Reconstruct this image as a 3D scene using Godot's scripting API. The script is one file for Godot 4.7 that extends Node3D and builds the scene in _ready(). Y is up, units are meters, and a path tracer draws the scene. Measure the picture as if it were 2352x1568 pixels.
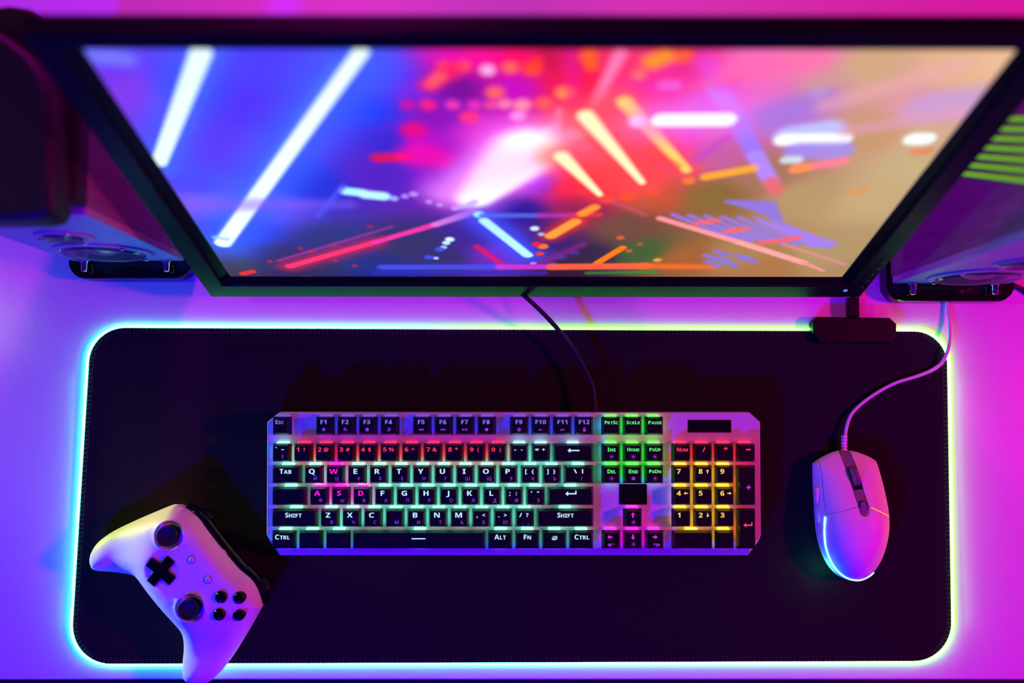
extends Node3D
# A desk seen from above: light-edged desk mat, keyboard, mouse, game controller, monitor and two speakers under coloured lamps.

const FOCAL := 2130.0                    # focal length in pixels of a 2352 x 1568 frame
const TILT := 4.4                        # degrees the lens leans away from straight down
const EYE := Vector3(0, 0.862, 0.066)
var TAKEN := {}
var M := {}

func _ready():
	# ---- camera
	var cam := Camera3D.new()
	cam.name = "camera"
	add_child(cam)
	cam.position = EYE
	cam.rotation_degrees = Vector3(-90.0 + TILT, 0, 0)
	var ca := CameraAttributesPhysical.new()
	ca.frustum_focal_length = 32.6
	ca.frustum_focus_distance = 0.832
	ca.exposure_aperture = 1.8
	ca.frustum_near = 0.02
	ca.frustum_far = 20.0
	cam.attributes = ca
	cam.fov = rad_to_deg(2.0 * atan(784.0 / FOCAL))
	cam.near = 0.02
	cam.far = 20.0
	cam.current = true
	# ---- environment
	var env := Environment.new()
	env.background_mode = Environment.BG_COLOR
	env.background_color = Color(0.02, 0.01, 0.04)
	env.tonemap_mode = Environment.TONE_MAPPER_LINEAR
	env.tonemap_exposure = 1.0
	env.sdfgi_enabled = true
	env.ssao_enabled = true
	env.ssil_enabled = true
	var we := WorldEnvironment.new()
	we.name = "environment"
	we.environment = env
	add_child(we)
	# ---- the room's coloured lamps, all outside the frame
	lamp("blue_lamp", Vector3(-0.62, 0.93, 1.12), Color(0.0, 0.0, 1.0), 2.95, 0.05)
	lamp("red_lamp", Vector3(1.16, 0.8, 0.06), Color(1.0, 0.0, 0.62), 1.15, 0.06)
	lamp("magenta_lamp", Vector3(-0.2, 0.42, -0.76), Color(1.0, 0.0, 0.95), 0.3, 0.05)
	var y := SpotLight3D.new()
	y.name = "yellow_lamp"
	y.light_color = Color(0.95, 1.0, 0.06)
	y.light_energy = 1.3
	y.light_size = 0.03
	y.spot_angle = 13.0
	y.spot_angle_attenuation = 0.5
	y.spot_range = 5.0
	y.spot_attenuation = 2.0
	y.shadow_enabled = true
	add_child(y)
	y.look_at_from_position(Vector3(-1.3, 0.05, -0.3), Vector3(-0.26, 0.21, 0.2), Vector3.UP)
	lamp("green_lamp", Vector3(-1.02, 0.91, -0.11), Color(0.8, 1.0, 0.15), 0.04, 0.04)
	materials()
	room()
	desk()
	desk_mat()
	keyboard()
	mouse()
	controller()
	monitor()
	speakers()
	cables()

func lamp(called, at_, c, e, size):
	var l := OmniLight3D.new()
	l.name = called
	l.position = at_
	l.light_color = c
	l.light_energy = e
	l.light_size = size
	l.omni_range = 6.0
	l.omni_attenuation = 2.0
	l.shadow_enabled = true
	add_child(l)

# ------------------------------------------------------------------ helpers

func at(px, py, h := 0.0) -> Vector3:   # where the line of sight through a pixel meets the height h
	var t := deg_to_rad(TILT)
	var d: Vector3 = Vector3((px - 1176.0) / FOCAL, 0, 0) + Vector3(0, -cos(t), -sin(t)) + Vector3(0, sin(t), -cos(t)) * ((784.0 - py) / FOCAL)
	return EYE + d * ((h - EYE.y) / d.y)

func mat(c: Color, rough := 0.5, metal := 0.0, spec := 0.5) -> StandardMaterial3D:
	var m := StandardMaterial3D.new()
	m.albedo_color = c
	m.roughness = rough
	m.metallic = metal
	m.metallic_specular = spec
	return m

func lit(c: Color, e := 1.0, base := Color(0.05, 0.05, 0.05)) -> StandardMaterial3D:
	var m := mat(base, 0.4)
	m.emission_enabled = true
	m.emission = c
	m.emission_energy_multiplier = e
	return m

func numbered(called: String) -> String:
	TAKEN[called] = TAKEN.get(called, -1) + 1
	return called if TAKEN[called] == 0 else "%s_%03d" % [called, TAKEN[called]]

func tag(o, label, category := "", group := "", kind := ""):
	if label: o.set_meta("label", label)
	if category: o.set_meta("category", category)
	if group: o.set_meta("group", group)
	if kind: o.set_meta("kind", kind)
	return o

func thing(called, label, category, pos := Vector3.ZERO, group := "") -> Node3D:
	var o := Node3D.new()
	o.name = numbered(called)
	add_child(o)
	o.position = pos
	return tag(o, label, category, group)

func part(called, st, m, parent, pos := Vector3.ZERO, label := "") -> MeshInstance3D:
	var o := MeshInstance3D.new()
	var me: Mesh
	if st is SurfaceTool:
		st.generate_normals()
		me = st.commit()
	else:
		me = st
	o.name = called
	o.mesh = me
	o.material_override = m
	parent.add_child(o, true)
	o.position = pos
	if label: o.set_meta("label", label)
	return o

func struct(called, st, m) -> MeshInstance3D:
	var o := part(called, st, m, self)
	o.set_meta("kind", "structure")
	return o

func tool_() -> SurfaceTool:
	var st := SurfaceTool.new()
	st.begin(Mesh.PRIMITIVE_TRIANGLES)
	return st

var SG := 1
func tri(st, a, b, c):
	st.add_vertex(a)
	st.add_vertex(b)
	st.add_vertex(c)

func area2(p) -> float:
	var s := 0.0
	for i in p.size():
		var q = p[(i + 1) % p.size()]
		s += p[i].x * q.y - q.x * p[i].y
	return s

# rings of points (each running the same way round, x towards z), joined into a skin; smooth: sides share normals
func skin(st, rings: Array, smooth := true, cap0 := true, cap1 := true, xf := Transform3D(), closed := false, ring_closed := true):
	SG += 1
	st.set_smooth_group(SG if smooth else -1)
	var n: int = rings[0].size()
	for i in range(rings.size() if closed else rings.size() - 1):
		var lo = rings[i]
		var hi = rings[(i + 1) % rings.size()]
		for j in (n if ring_closed else n - 1):
			var k: int = (j + 1) % n
			tri(st, xf * lo[k], xf * hi[k], xf * hi[j])
			tri(st, xf * lo[k], xf * hi[j], xf * lo[j])
	st.set_smooth_group(-1)
	if cap0: cap(st, rings[0], false, xf)
	if cap1: cap(st, rings[-1], true, xf)

func cap(st, ring, top, xf := Transform3D()):
	var flat := PackedVector2Array()
	for p in ring: flat.append(Vector2(p.x, p.z))
	var ix := Geometry2D.triangulate_polygon(flat)
	for i in range(0, ix.size(), 3):
		var a = ring[ix[i]]
		var b = ring[ix[i + 1]]
		var c = ring[ix[i + 2]]
		var s: float = (b.x - a.x) * (c.z - a.z) - (c.x - a.x) * (b.z - a.z)
		if (s > 0) == top: tri(st, xf * a, xf * b, xf * c)
		else: tri(st, xf * a, xf * c, xf * b)

func ring_of(poly, y) -> PackedVector3Array:
	var r := PackedVector3Array()
	for p in poly: r.append(Vector3(p.x, y, p.y))
	return r

func turned(poly) -> PackedVector2Array:
	var p := PackedVector2Array(poly)
	if area2(p) < 0: p.reverse()
	return p

func shrunk(poly, by) -> PackedVector2Array:   # every corner moved inwards by the same distance from both its edges
	var r := PackedVector2Array()
	var n: int = poly.size()
	for i in n:
		var e: Vector2 = (poly[i] - poly[(i + n - 1) % n]).normalized()
		var g: Vector2 = (poly[(i + 1) % n] - poly[i]).normalized()
		var a := Vector2(-e.y, e.x)
		var b := Vector2(-g.y, g.x)
		var m := (a + b)
		m = m / maxf(m.length_squared() * 0.5, 0.3)
		r.append(poly[i] + m * by)
	return r

# a polygon in x, z standing from y0 to y1, its upper (and lower) edge bevelled
func prism(st, poly_in, y0, y1, bevel := 0.0, smooth := false, both := false, xf := Transform3D()):
	var poly := turned(poly_in)
	var rings := []
	if both and bevel > 0: rings.append(ring_of(shrunk(poly, bevel), y0))
	rings.append(ring_of(poly, y0 + (bevel if both else 0.0)))
	rings.append(ring_of(poly, y1 - bevel))
	if bevel > 0:
		var k := bevel * 0.29
		rings.append(ring_of(shrunk(poly, k), y1 - k))
		rings.append(ring_of(shrunk(poly, bevel), y1))
	skin(st, rings, smooth, true, true, xf)

func rrect(w, d, r, seg := 4, c := Vector2.ZERO) -> PackedVector2Array:
	var p := PackedVector2Array()
	for q in 4:
		var mid := Vector2((w / 2 - r) * (1 if q in [0, 3] else -1), (d / 2 - r) * (1 if q < 2 else -1))
		for i in seg + 1:
			var t := PI / 2 * (q + float(i) / seg)
			p.append(c + mid + Vector2(cos(t), sin(t)) * r)
	return p

func disc(r, n := 24, c := Vector2.ZERO) -> PackedVector2Array:
	var p := PackedVector2Array()
	for i in n: p.append(c + Vector2(cos(TAU * i / n), sin(TAU * i / n)) * r)
	return p

func lathe(st, prof: Array, n := 32, xf := Transform3D(), smooth := true, caps := true):   # prof: Vector2(radius, height) from low to high
	var rings := []
	for p in prof:
		var r := PackedVector3Array()
		for i in n: r.append(Vector3(cos(TAU * i / n) * p.x, p.y, sin(TAU * i / n) * p.x))
		rings.append(r)
	skin(st, rings, smooth, caps, caps, xf)

func spline(pts: Array, per := 8) -> Array:
	var c := Curve3D.new()
	for i in pts.size():
		var d: Vector3 = (pts[mini(i + 1, pts.size() - 1)] - pts[maxi(i - 1, 0)]) / 6.0
		c.add_point(pts[i], -d, d)
	var out := []
	for i in pts.size() - 1:
		for k in per: out.append(c.sample(i, float(k) / per))
	out.append(pts[-1])
	return out

func ring_spline(pts: PackedVector2Array, per := 4) -> PackedVector2Array:
	var out := PackedVector2Array()
	var n := pts.size()
	for i in n:
		for k in per:
			out.append(pts[i].cubic_interpolate(pts[(i + 1) % n], pts[(i + n - 1) % n], pts[(i + 2) % n], float(k) / per))
	return out

func tube(st, path: Array, r, n := 12):
	var rings := []
	var side := Vector3.UP
	for i in path.size():
		var d: Vector3 = (path[mini(i + 1, path.size() - 1)] - path[maxi(i - 1, 0)]).normalized()
		if i == 0:
			side = d.cross(Vector3.UP if absf(d.y) < 0.9 else Vector3.RIGHT).normalized()
		side = (side - d * side.dot(d)).normalized()
		var up := side.cross(d)
		var ring := PackedVector3Array()
		var rr: float = r[i] if r is Array else r
		for k in n: ring.append(path[i] + (side * cos(TAU * k / n) + up * sin(TAU * k / n)) * rr)
		rings.append(ring)
	SG += 1
	st.set_smooth_group(SG)
	for i in rings.size() - 1:
		for j in n:
			var k := (j + 1) % n
			tri(st, rings[i][j], rings[i + 1][j], rings[i + 1][k])
			tri(st, rings[i][j], rings[i + 1][k], rings[i][k])
	st.set_smooth_group(-1)
	for k in range(1, n - 1):
		tri(st, rings[0][0], rings[0][k], rings[0][k + 1])
		tri(st, rings[-1][0], rings[-1][k + 1], rings[-1][k])

func box(st, c: Vector3, s: Vector3, bevel := 0.0, xf := Transform3D()):
	var w := s.x / 2
	var d := s.z / 2
	prism(st, PackedVector2Array([Vector2(c.x - w, c.z - d), Vector2(c.x + w, c.z - d), Vector2(c.x + w, c.z + d), Vector2(c.x - w, c.z + d)]), c.y - s.y / 2, c.y + s.y / 2, bevel, false, bevel > 0, xf)

func to_edge(p: Vector2, poly) -> float:
	var best := 1e9
	var n: int = poly.size()
	for i in n:
		best = minf(best, p.distance_squared_to(Geometry2D.get_closest_point_to_segment(p, poly[i], poly[(i + 1) % n])))
	return sqrt(best)

func bumpy(m, size, freq, seed_, strength, scale):   # fine grain as a normal map
	var t := noise_texture(size, freq, seed_, Color.BLACK, Color.WHITE, 3)
	t.color_ramp = null
	t.as_normal_map = true
	t.bump_strength = strength * 8.0
	m.normal_enabled = true
	m.normal_texture = t
	m.normal_scale = scale

func noise_texture(size, freq, seed_, lo: Color, hi: Color, octaves := 4) -> NoiseTexture2D:
	var n := FastNoiseLite.new()
	n.seed = seed_
	n.frequency = freq
	n.fractal_octaves = octaves
	var t := NoiseTexture2D.new()
	t.width = size
	t.height = size
	t.seamless = true
	t.noise = n
	var g := Gradient.new()
	g.set_color(0, lo)
	g.set_color(1, hi)
	t.color_ramp = g
	return t

# ------------------------------------------------------------------ materials

func materials():
	M.desk = mat(Color(0.9, 0.9, 0.9), 0.2)
	bumpy(M.desk, 512, 0.2, 3, 0.4, 0.05)
	M.desk.uv1_triplanar = true
	M.desk.uv1_world_triplanar = true
	M.desk.uv1_scale = Vector3(7, 7, 7)
	M.wall = mat(Color(0.3, 0.3, 0.32), 0.9)
	M.floor = mat(Color(0.16, 0.16, 0.19), 0.7)
	M.floor.albedo_texture = noise_texture(256, 0.05, 9, Color(0.7, 0.7, 0.7), Color(1, 1, 1))
	M.floor.uv1_triplanar = true
	M.floor.uv1_world_triplanar = true
	M.cloth = mat(Color(0.17, 0.15, 0.17), 0.9, 0.0, 0.2)
	var im := Image.create_empty(64, 64, false, Image.FORMAT_RGB8)
	for y in 64:
		for x in 64:
			var over := ((x / 4) + (y / 4)) % 2 == 0
			var v: float = absf(sin(PI * (x % 4 + 0.5) / 4.0)) if over else absf(sin(PI * (y % 4 + 0.5) / 4.0))
			v = v * (1.0 if over else 0.75)
			im.set_pixel(x, y, Color(v, v, v))
	im.bump_map_to_normal_map(2.0)
	M.cloth.normal_enabled = true
	M.cloth.normal_texture = ImageTexture.create_from_image(im)
	M.cloth.albedo_texture = noise_texture(512, 0.25, 5, Color(0.72, 0.72, 0.72), Color(1, 1, 1), 2)
	M.cloth.uv1_triplanar = true
	M.cloth.uv1_world_triplanar = true
	M.cloth.uv1_scale = Vector3(60, 60, 60)
	M.thread = mat(Color(0.3, 0.3, 0.32), 0.7)
	M.black = mat(Color(0.05, 0.05, 0.055), 0.45, 0.0, 0.3)
	M.gloss = mat(Color(0.03, 0.03, 0.035), 0.12)
	M.rubber = mat(Color(0.05, 0.05, 0.055), 0.6)
	M.cap = mat(Color(0.05, 0.05, 0.055), 0.45, 0.0, 0.35)
	M.metal_plate = mat(Color(0.8, 0.8, 0.82), 0.42)
	bumpy(M.metal_plate, 256, 0.3, 8, 0.5, 0.15)
	M.metal_plate.uv1_triplanar = true
	M.metal_plate.uv1_scale = Vector3(14, 14, 14)
	M.white = mat(Color(0.92, 0.92, 0.92), 0.42)
	M.white_soft = mat(Color(0.92, 0.92, 0.92), 0.5)
	M.strip_grey = mat(Color(0.5, 0.48, 0.5), 0.35)
	M.chrome = mat(Color(0.85, 0.85, 0.85), 0.12, 1.0)
	M.print = mat(Color(0.97, 0.97, 0.97), 0.6)
	M.frame = mat(Color(0.08, 0.08, 0.1), 0.42, 0.0, 0.2)
	M.baffle = mat(Color(0.62, 0.62, 0.64), 0.45)
	bumpy(M.baffle, 256, 0.3, 8, 0.5, 0.25)
	M.baffle.uv1_triplanar = true
	M.baffle.uv1_scale = Vector3(12, 12, 12)
	M.wood = mat(Color(0.52, 0.45, 0.47), 0.45)
	M.wood.albedo_texture = noise_texture(512, 0.02, 12, Color(0.8, 0.78, 0.78), Color(1, 1, 1), 4)
	M.wood.uv1_triplanar = true
	M.wood.uv1_scale = Vector3(14, 1.2, 14)
	M.top_black = mat(Color(0.05, 0.045, 0.05), 0.6)
	M.dim_blue = lit(Color(0.02, 0.02, 0.12), 1.0)
	M.reflected_green = lit(Color(0.42, 0.68, 0.0), 0.8)  # glowing green painted in for a reflection on the speaker cheek
	M.lens = {}
	for c in LED: M.lens[c] = lit(LED[c], 1.7, Color(0.75, 0.75, 0.75))
	M.cone = mat(Color(0.25, 0.25, 0.29), 0.22)

# ------------------------------------------------------------------ setting

func room():
	var st := tool_()
	box(st, Vector3(0, -0.79, 0.6), Vector3(3.6, 0.1, 3.4))
	struct("floor", st, M.floor)
	st = tool_()
	box(st, Vector3(0, 0.51, -1.15), Vector3(3.6, 2.5, 0.1))
	struct("wall_back", st, M.wall)
	st = tool_()
	box(st, Vector3(0, 0.51, 2.35), Vector3(3.6, 2.5, 0.1))
	struct("wall_front", st, M.wall)
	st = tool_()
	box(st, Vector3(-1.85, 0.51, 0.6), Vector3(0.1, 2.5, 3.6))
	struct("wall_left", st, M.wall)
	st = tool_()
	box(st, Vector3(1.85, 0.51, 0.6), Vector3(0.1, 2.5, 3.6))
	struct("wall_right", st, M.wall)
	st = tool_()
	box(st, Vector3(0, 1.81, 0.6), Vector3(3.8, 0.1, 3.6))
	struct("ceiling", st, M.wall)

func desk():
	var d := thing("desk", "wide white desk with a smooth satin top carrying the mat, monitor and speakers", "desk", Vector3(0, -0.74, -0.1))
	var front: float = at(1176, 1561, 0.0).z + 0.1
	var st := tool_()
	prism(st, PackedVector2Array([Vector2(-0.85, -0.5), Vector2(0.85, -0.5), Vector2(0.85, front), Vector2(-0.85, front)]), 0.715, 0.74, 0.0015, false, true)
	part("tabletop", st, M.desk, d)
	for x in [-0.79, 0.79]:
		for z in [-0.44, front - 0.07]:
			st = tool_()
			box(st, Vector3(x, 0.3575, z), Vector3(0.05, 0.715, 0.05), 0.002)
			part("leg", st, M.white, d)

# ------------------------------------------------------------------ desk mat

func mat_outline() -> PackedVector2Array:
	var h := 0.004
	var c := [at(205, 748, h), at(2179, 757, h), at(2191, 1522, h), at(157, 1529, h)]
	var rad := [0.033, 0.032, 0.036, 0.038]
	var p := PackedVector2Array()
	for i in 4:
		var a: Vector2 = Vector2(c[i].x, c[i].z)
		var b := Vector2(c[(i + 3) % 4].x, c[(i + 3) % 4].z)
		var d := Vector2(c[(i + 1) % 4].x, c[(i + 1) % 4].z)
		var p0: Vector2 = a + (b - a).normalized() * rad[i]
		var p1: Vector2 = a + (d - a).normalized() * rad[i]
		for k in 13:
			var t := k / 12.0
			# quarter of a circle as a rational curve
			var w := sqrt(0.5)
			var den := (1 - t) * (1 - t) + 2 * w * t * (1 - t) + t * t
			p.append((p0 * (1 - t) * (1 - t) + a * 2 * w * t * (1 - t) + p1 * t * t) / den)
		for k in range(1, 24): p.append(p1.lerp(d + (a - d).normalized() * rad[(i + 1) % 4], k / 24.0))
	return p

func desk_mat():
	var root := thing("desk_mat", "large black cloth desk mat with stitched edge and glowing green light tube round its rim", "desk mat")
	var line := turned(mat_outline())
	var inner := shrunk(line, 0.0016)
	var st := tool_()
	prism(st, inner, 0.0003, 0.004, 0.0006, true)
	part("cloth", st, M.cloth, root)
	# light tube: runs from one side of the control box round the mat to the other side
	var box_l := at(1872, 757, 0.004).x
	var box_r := at(2054, 757, 0.004).x
	var path := []
	var n := line.size()
	var start := -1
	for i in n:
		if line[i].y < 0.02 and line[i].x >= box_r and (start < 0 or line[i].x < line[start].x): start = i
	path.append(Vector3(box_r, 0.00145, line[start].y))
	for k in n:
		var p: Vector2 = line[(start + k) % n]
		if p.y < 0.02 and p.x < box_r and p.x > box_l: break
		path.append(Vector3(p.x, 0.00145 + 0.0021 * smoothstep(0.37, 0.39, absf(p.x)), p.y))
	path.append(Vector3(box_l, 0.00145, path[-1].z))
	var total := 0.0
	for i in range(1, path.size()): total += path[i].distance_to(path[i - 1])
	st = tool_()
	st.set_smooth_group(3)
	var run := 0.0
	var rings := []
	var us := []
	for i in path.size():
		if i: run += path[i].distance_to(path[i - 1])
		var d: Vector3 = (path[mini(i + 1, path.size() - 1)] - path[maxi(i - 1, 0)]).normalized()
		var s := d.cross(Vector3.UP).normalized()
		var ring := []
		for k in 12: ring.append(path[i] + (s * cos(TAU * k / 12) + Vector3.UP * sin(TAU * k / 12)) * 0.0013)
		rings.append(ring)
		us.append(run / total)
	for i in rings.size() - 1:
		for j in 12:
			var k := (j + 1) % 12
			for q in [[i, j], [i + 1, j], [i + 1, k], [i, j], [i + 1, k], [i, k]]:
				st.set_uv(Vector2(us[q[0]], 0.5))
				st.add_vertex(rings[q[0]][q[1]])
	var g := Gradient.new()
	g.offsets = PackedFloat32Array([0.0, 0.06, 0.2, 0.27, 0.35, 0.6, 0.7, 0.82, 0.845, 0.9, 1.0])
	g.colors = PackedColorArray([Color(0.4, 1, 0.34), Color(0.38, 1, 0.3), Color(0.36, 1, 0.28), Color(0.36, 1, 0.55), Color(0.3, 1, 0.7), Color(0.3, 1, 0.76), Color(0.32, 1, 0.72), Color(0.28, 1, 0.62), Color(0.3, 1, 0.32), Color(0.32, 1, 0.24), Color(0.32, 1, 0.26)])
	var gt := GradientTexture2D.new()
	gt.gradient = g
	gt.width = 512
	gt.height = 4
	M.tube = lit(Color.WHITE, 10.0, Color(0.5, 0.5, 0.5))
	M.tube.emission_operator = BaseMaterial3D.EMISSION_OP_MULTIPLY
	M.tube.emission_texture = gt
	part("light_tube", st, M.tube, root)
	var side_glow := [Color(0.45, 1, 0.45), Color(0.55, 1, 0.5), Color(0.4, 1, 0.85), Color(0.38, 1, 0.85)]
	var ends := [[Vector3(-0.37, 0, -0.0195), Vector3(0.27, 0, -0.0195), Vector3(0, 0, -1)], [Vector3(0.411, 0, 0.03), Vector3(0.411, 0, 0.26), Vector3(1, 0, 0)], [Vector3(-0.36, 0, 0.299), Vector3(0.36, 0, 0.299), Vector3(0, 0, 1)], [Vector3(-0.404, 0, 0.03), Vector3(-0.405, 0, 0.26), Vector3(-1, 0, 0)]]
	for k in 4:
		var l := AreaLight3D.new()
		l.name = "tube_light"
		l.area_size = Vector2(ends[k][0].distance_to(ends[k][1]), 0.004)
		l.light_color = side_glow[k]
		l.light_energy = [0.0001, 0.0003, 0.0001, 0.0003][k]
		l.shadow_enabled = true
		root.add_child(l, true)
		var mid: Vector3 = (ends[k][0] + ends[k][1]) / 2 + Vector3(0, 0.0045, 0)
		l.look_at_from_position(mid, mid + ends[k][2] + Vector3(0, 0.5 if k == 0 else 0.1, 0), Vector3.UP)
	# overlock stitching along the rim
	st = tool_()
	var rng := RandomNumberGenerator.new()
	rng.seed = 5
	var along := 0.0
	var next := 0.0
	for i in path.size() - 1:
		var a: Vector3 = path[i]
		var b: Vector3 = path[i + 1]
		var len := a.distance_to(b)
		var d := (b - a).normalized()
		var inw := Vector3(-d.z, 0, d.x)
		while next < along + len:
			var p := a + d * (next - along) + inw * 0.0022
			p.y = 0.0043
			var q := p + inw * rng.randf_range(0.003, 0.0042) + d * rng.randf_range(-0.0006, 0.0004)
			thin(st, [p, (p + q) / 2 + Vector3(0, 0.0004, 0), q, q + d * 0.002], 0.00024)
			next += rng.randf_range(0.0037, 0.0043)
		along += len
	var s := part("edge_stitching", st, M.thread, root)
	s.set_meta("kind", "stuff")
	# control box that feeds the tube
	var c := at(1964, 758, 0.012)
	st = tool_()
	var w := 0.0385
	var out := turned(PackedVector2Array([Vector2(-w, -0.008), Vector2(-w + 0.004, -0.0125), Vector2(w - 0.006, -0.0115), Vector2(w, -0.006), Vector2(w, 0.003), Vector2(w - 0.006, 0.0115), Vector2(-w + 0.006, 0.0115), Vector2(-w, 0.003)]))
	prism(st, out, 0.0, 0.0115, 0.0014, false)
	part("control_box", st, M.black, root, Vector3(c.x, 0.0005, c.z), "black plastic control box clipped over the rear edge")

func thin(st, path, r):
	tube(st, path, r, 4)

# ------------------------------------------------------------------ keyboard

const U := 0.01905
const LED := {
	"c": Color(0.44, 1.0, 0.84), "r": Color(1.0, 0.03, 0.06), "m": Color(1.0, 0.0, 0.85), "g": Color(0.06, 1.0, 0.16), "y": Color(1.0, 0.74, 0.0), "b": Color(0.16, 0.2, 1.0), "o": Color(1.0, 0.12, 0.04)}
const INK := {
	"c": Color(0.72, 0.96, 1.0), "r": Color(1.0, 0.2, 0.25), "m": Color(1.0, 0.08, 0.86), "g": Color(0.3, 1.0, 0.4), "y": Color(1.0, 0.84, 0.15), "b": Color(0.5, 0.45, 1.0), "o": Color(1.0, 0.25, 0.3)}
var glyphs := {}
var cap_meshes := {}
var led_meshes := {}
var led_mats := {}
var ink_mats := {}

func keyboard():
	var mid := at(1180, 1100, 0.026)
	var root := thing("keyboard", "full size silver keyboard with black backlit keycaps glowing in rainbow colours", "keyboard", Vector3(mid.x, 0.0115, mid.z))
	root.rotation.x = 0.055
	for c in LED:
		led_mats[c] = lit(LED[c].lerp(Color.WHITE, 0.12), 0.7 if c == "b" else (1.2 if c == "r" else 1.7), Color(0.7, 0.7, 0.7))
		ink_mats[c] = lit(INK[c], 1.0, Color(0.3, 0.3, 0.3))
	# local z of rows: number row -1.5u ... bottom row +2.5u, function row set apart
	var z0: float = at(1180, 1035, 0.034).z - mid.z
	var hw := 0.2195
	var zb: float = z0 - 1.24 * U - 0.0114
	var zf: float = z0 + 4.0 * U + 0.0098
	var top := PackedVector2Array([Vector2(-hw + 0.0105, zb), Vector2(hw - 0.0095, zb), Vector2(hw, zb + 0.0085), Vector2(hw, zf - 0.012), Vector2(hw - 0.0095, zf), Vector2(-hw + 0.0095, zf), Vector2(-hw, zf - 0.013), Vector2(-hw, zb + 0.0085)])
	var st := tool_()
	var fr := turned(top)
	var low := PackedVector2Array()
	for p in fr: low.append(p + (Vector2(0, 0.0075) if p.y > 0 else Vector2.ZERO))
	skin(st, [ring_of(low, 0.005), ring_of(low, 0.009), ring_of(fr, 0.0182), ring_of(shrunk(fr, 0.0006), 0.0187)], false)
	part("top_plate", st, M.metal_plate, root)
	st = tool_()
	var low2 := shrunk(low, 0.0007)
	prism(st, low2, 0.0, 0.0049, 0.0)
	part("lower_case", st, M.black, root)
	# two black badges
	st = tool_()
	prism(st, rrect(0.0385, 0.0112, 0.0004, 2), 0.0, 0.0003)
	part("badge", st, M.gloss, root, Vector3(at(1628, 981, 0.03).x - mid.x, 0.0187, z0 - 1.2 * U), "black rectangular badge above the number pad")
	st = tool_()
	prism(st, rrect(0.0247, 0.0182, 0.0004, 2), 0.0, 0.0003)
	part("badge", st, M.gloss, root, Vector3(at(1454, 1134, 0.03).x - mid.x, 0.0187, z0 + 1.97 * U), "black square badge above the arrow keys")
	# feet under the rear edge
	for x in [-0.19, 0.19]:
		st = tool_()
		box(st, Vector3(x, -0.0035, zb + 0.012), Vector3(0.03, 0.0075, 0.006), 0.0008)
		part("foot", st, M.rubber, root)
	# rows: [first column, row] then keys "main|second|width|light"; an empty main is a blank cap, "-" a gap
	var rows := [
		[0.0, -1.24, ["Esc||1|b", "-||1", "F1|laptop|1|b", "F2|magnifier|1|b", "F3|sheet|1|b", "F4|note|1|b", "-||0.5", "F5|previous|1|b", "F6|next|1|b", "F7|play|1|b", "F8|stop|1|b", "-||0.5", "F9|mute|1|b", "F10|softer|1|b", "F11|louder|1|b", "F12|lock|1|b", "-||0.25", "PrtSc||1|g", "ScrLk||1|g", "Pause||1|g"]],
		[0.0, 0.0, ["` ~|Ё|1|c", "1 !||1|r", "2 @||1|r", "3 #||1|r", "4 $||1|r", "5 %||1|r", "6 ^||1|r", "7 &||1|r", "8 *||1|r", "9 (||1|r", "0 )||1|r", "- -||1|c", "= +||1|c", "long_left||2|c", "-||0.25", "Ins|sun|1|g", "Home|sun|1|g", "PgUp|sun|1|g", "-||0.25", "Num||1|r", "/||1|r", "*||1|r", "minus||1|r"]],
		[0.0, 1.0, ["Tab||1.5|c", "Q|Й|1|c", "W|Ц|1|m", "E|У|1|c", "R|К|1|c", "T|Е|1|c", "Y|Н|1|c", "U|Г|1|c", "I|Ш|1|c", "O|Щ|1|c", "P|З|1|c", "[ {|Х|1|c", "] }|Ъ|1|c", "slash bar|/|1.5|c", "-||0.25", "Del|sun|1|g", "End|window|1|g", "PgDn|sun|1|g", "-||0.25", "7||1|y", "8 up||1|y", "9||1|y", "plus||1x2|o"]],
		[0.0, 2.0, ["||1.75|c", "A|Ф|1|m", "S|Ы|1|m", "D|В|1|m", "F|А|1|c", "G|П|1|c", "H|Р|1|c", "J|О|1|c", "K|Л|1|c", "L|Д|1|c", "; :|Ж|1|c", "' \"|Э|1|c", "enter||2.25|c", "-||3.5", "4 left||1|y", "5||1|y", "6 right||1|y"]],
		[0.0, 3.0, ["Shift||2.25|c", "Z|Я|1|c", "X|Ч|1|c", "C|С|1|c", "|М|1|c", "B|И|1|c", "N|Т|1|c", "M|Ь|1|c", ", <|Б|1|c", ". >|Ю|1|c", "/ ?|. ,|1|c", "Shift||2.75|c", "-||1.25", "up|sun|1|m", "-||1.25", "1||1|y", "2 down||1|y", "3||1|y", "enter||1x2|o"]],
		[0.0, 4.0, ["Ctrl||1.25|c", "||1.25|c", "||1.25|c", "space||6.25|c", "Alt||1.25|c", "Fn||1.25|c", "menu||1.25|c", "Ctrl||1.25|c", "-||0.25", "left|slower|1|m", "down|sun|1|m", "right|faster|1|m", "-||0.25", "||2|y", "||1|y"]]]
	for row in rows:
		var x: float = row[0]
		for spec in row[2]:
			var f = spec.split("|")
			var tall := 1.0
			var ws = f[2]
			if "x" in ws:
				tall = 2.0
				ws = ws.split("x")[0]
			var w := float(ws)
			if f[0] == "-":
				x += w
				continue
			var cx := (x + w / 2 - 11.25) * U * 0.9985
			var cz: float = z0 + (row[1] + (tall - 1) / 2) * U
			key(root, f[0], f[1], w, tall, f[3], Vector3(cx, 0.0187, cz))
			x += w
	# cable boot and cable to behind the monitor
	st = tool_()
	var b := at(1366, 944, 0.022)
	var inv := root.transform.affine_inverse()
	for k in 5:
		var p := b + Vector3(0, 0, -0.0075 + 0.0022 * k)
		tube(st, [inv * p, inv * (p + Vector3(0, 0, 0.0012))], 0.0034, 14)
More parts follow.
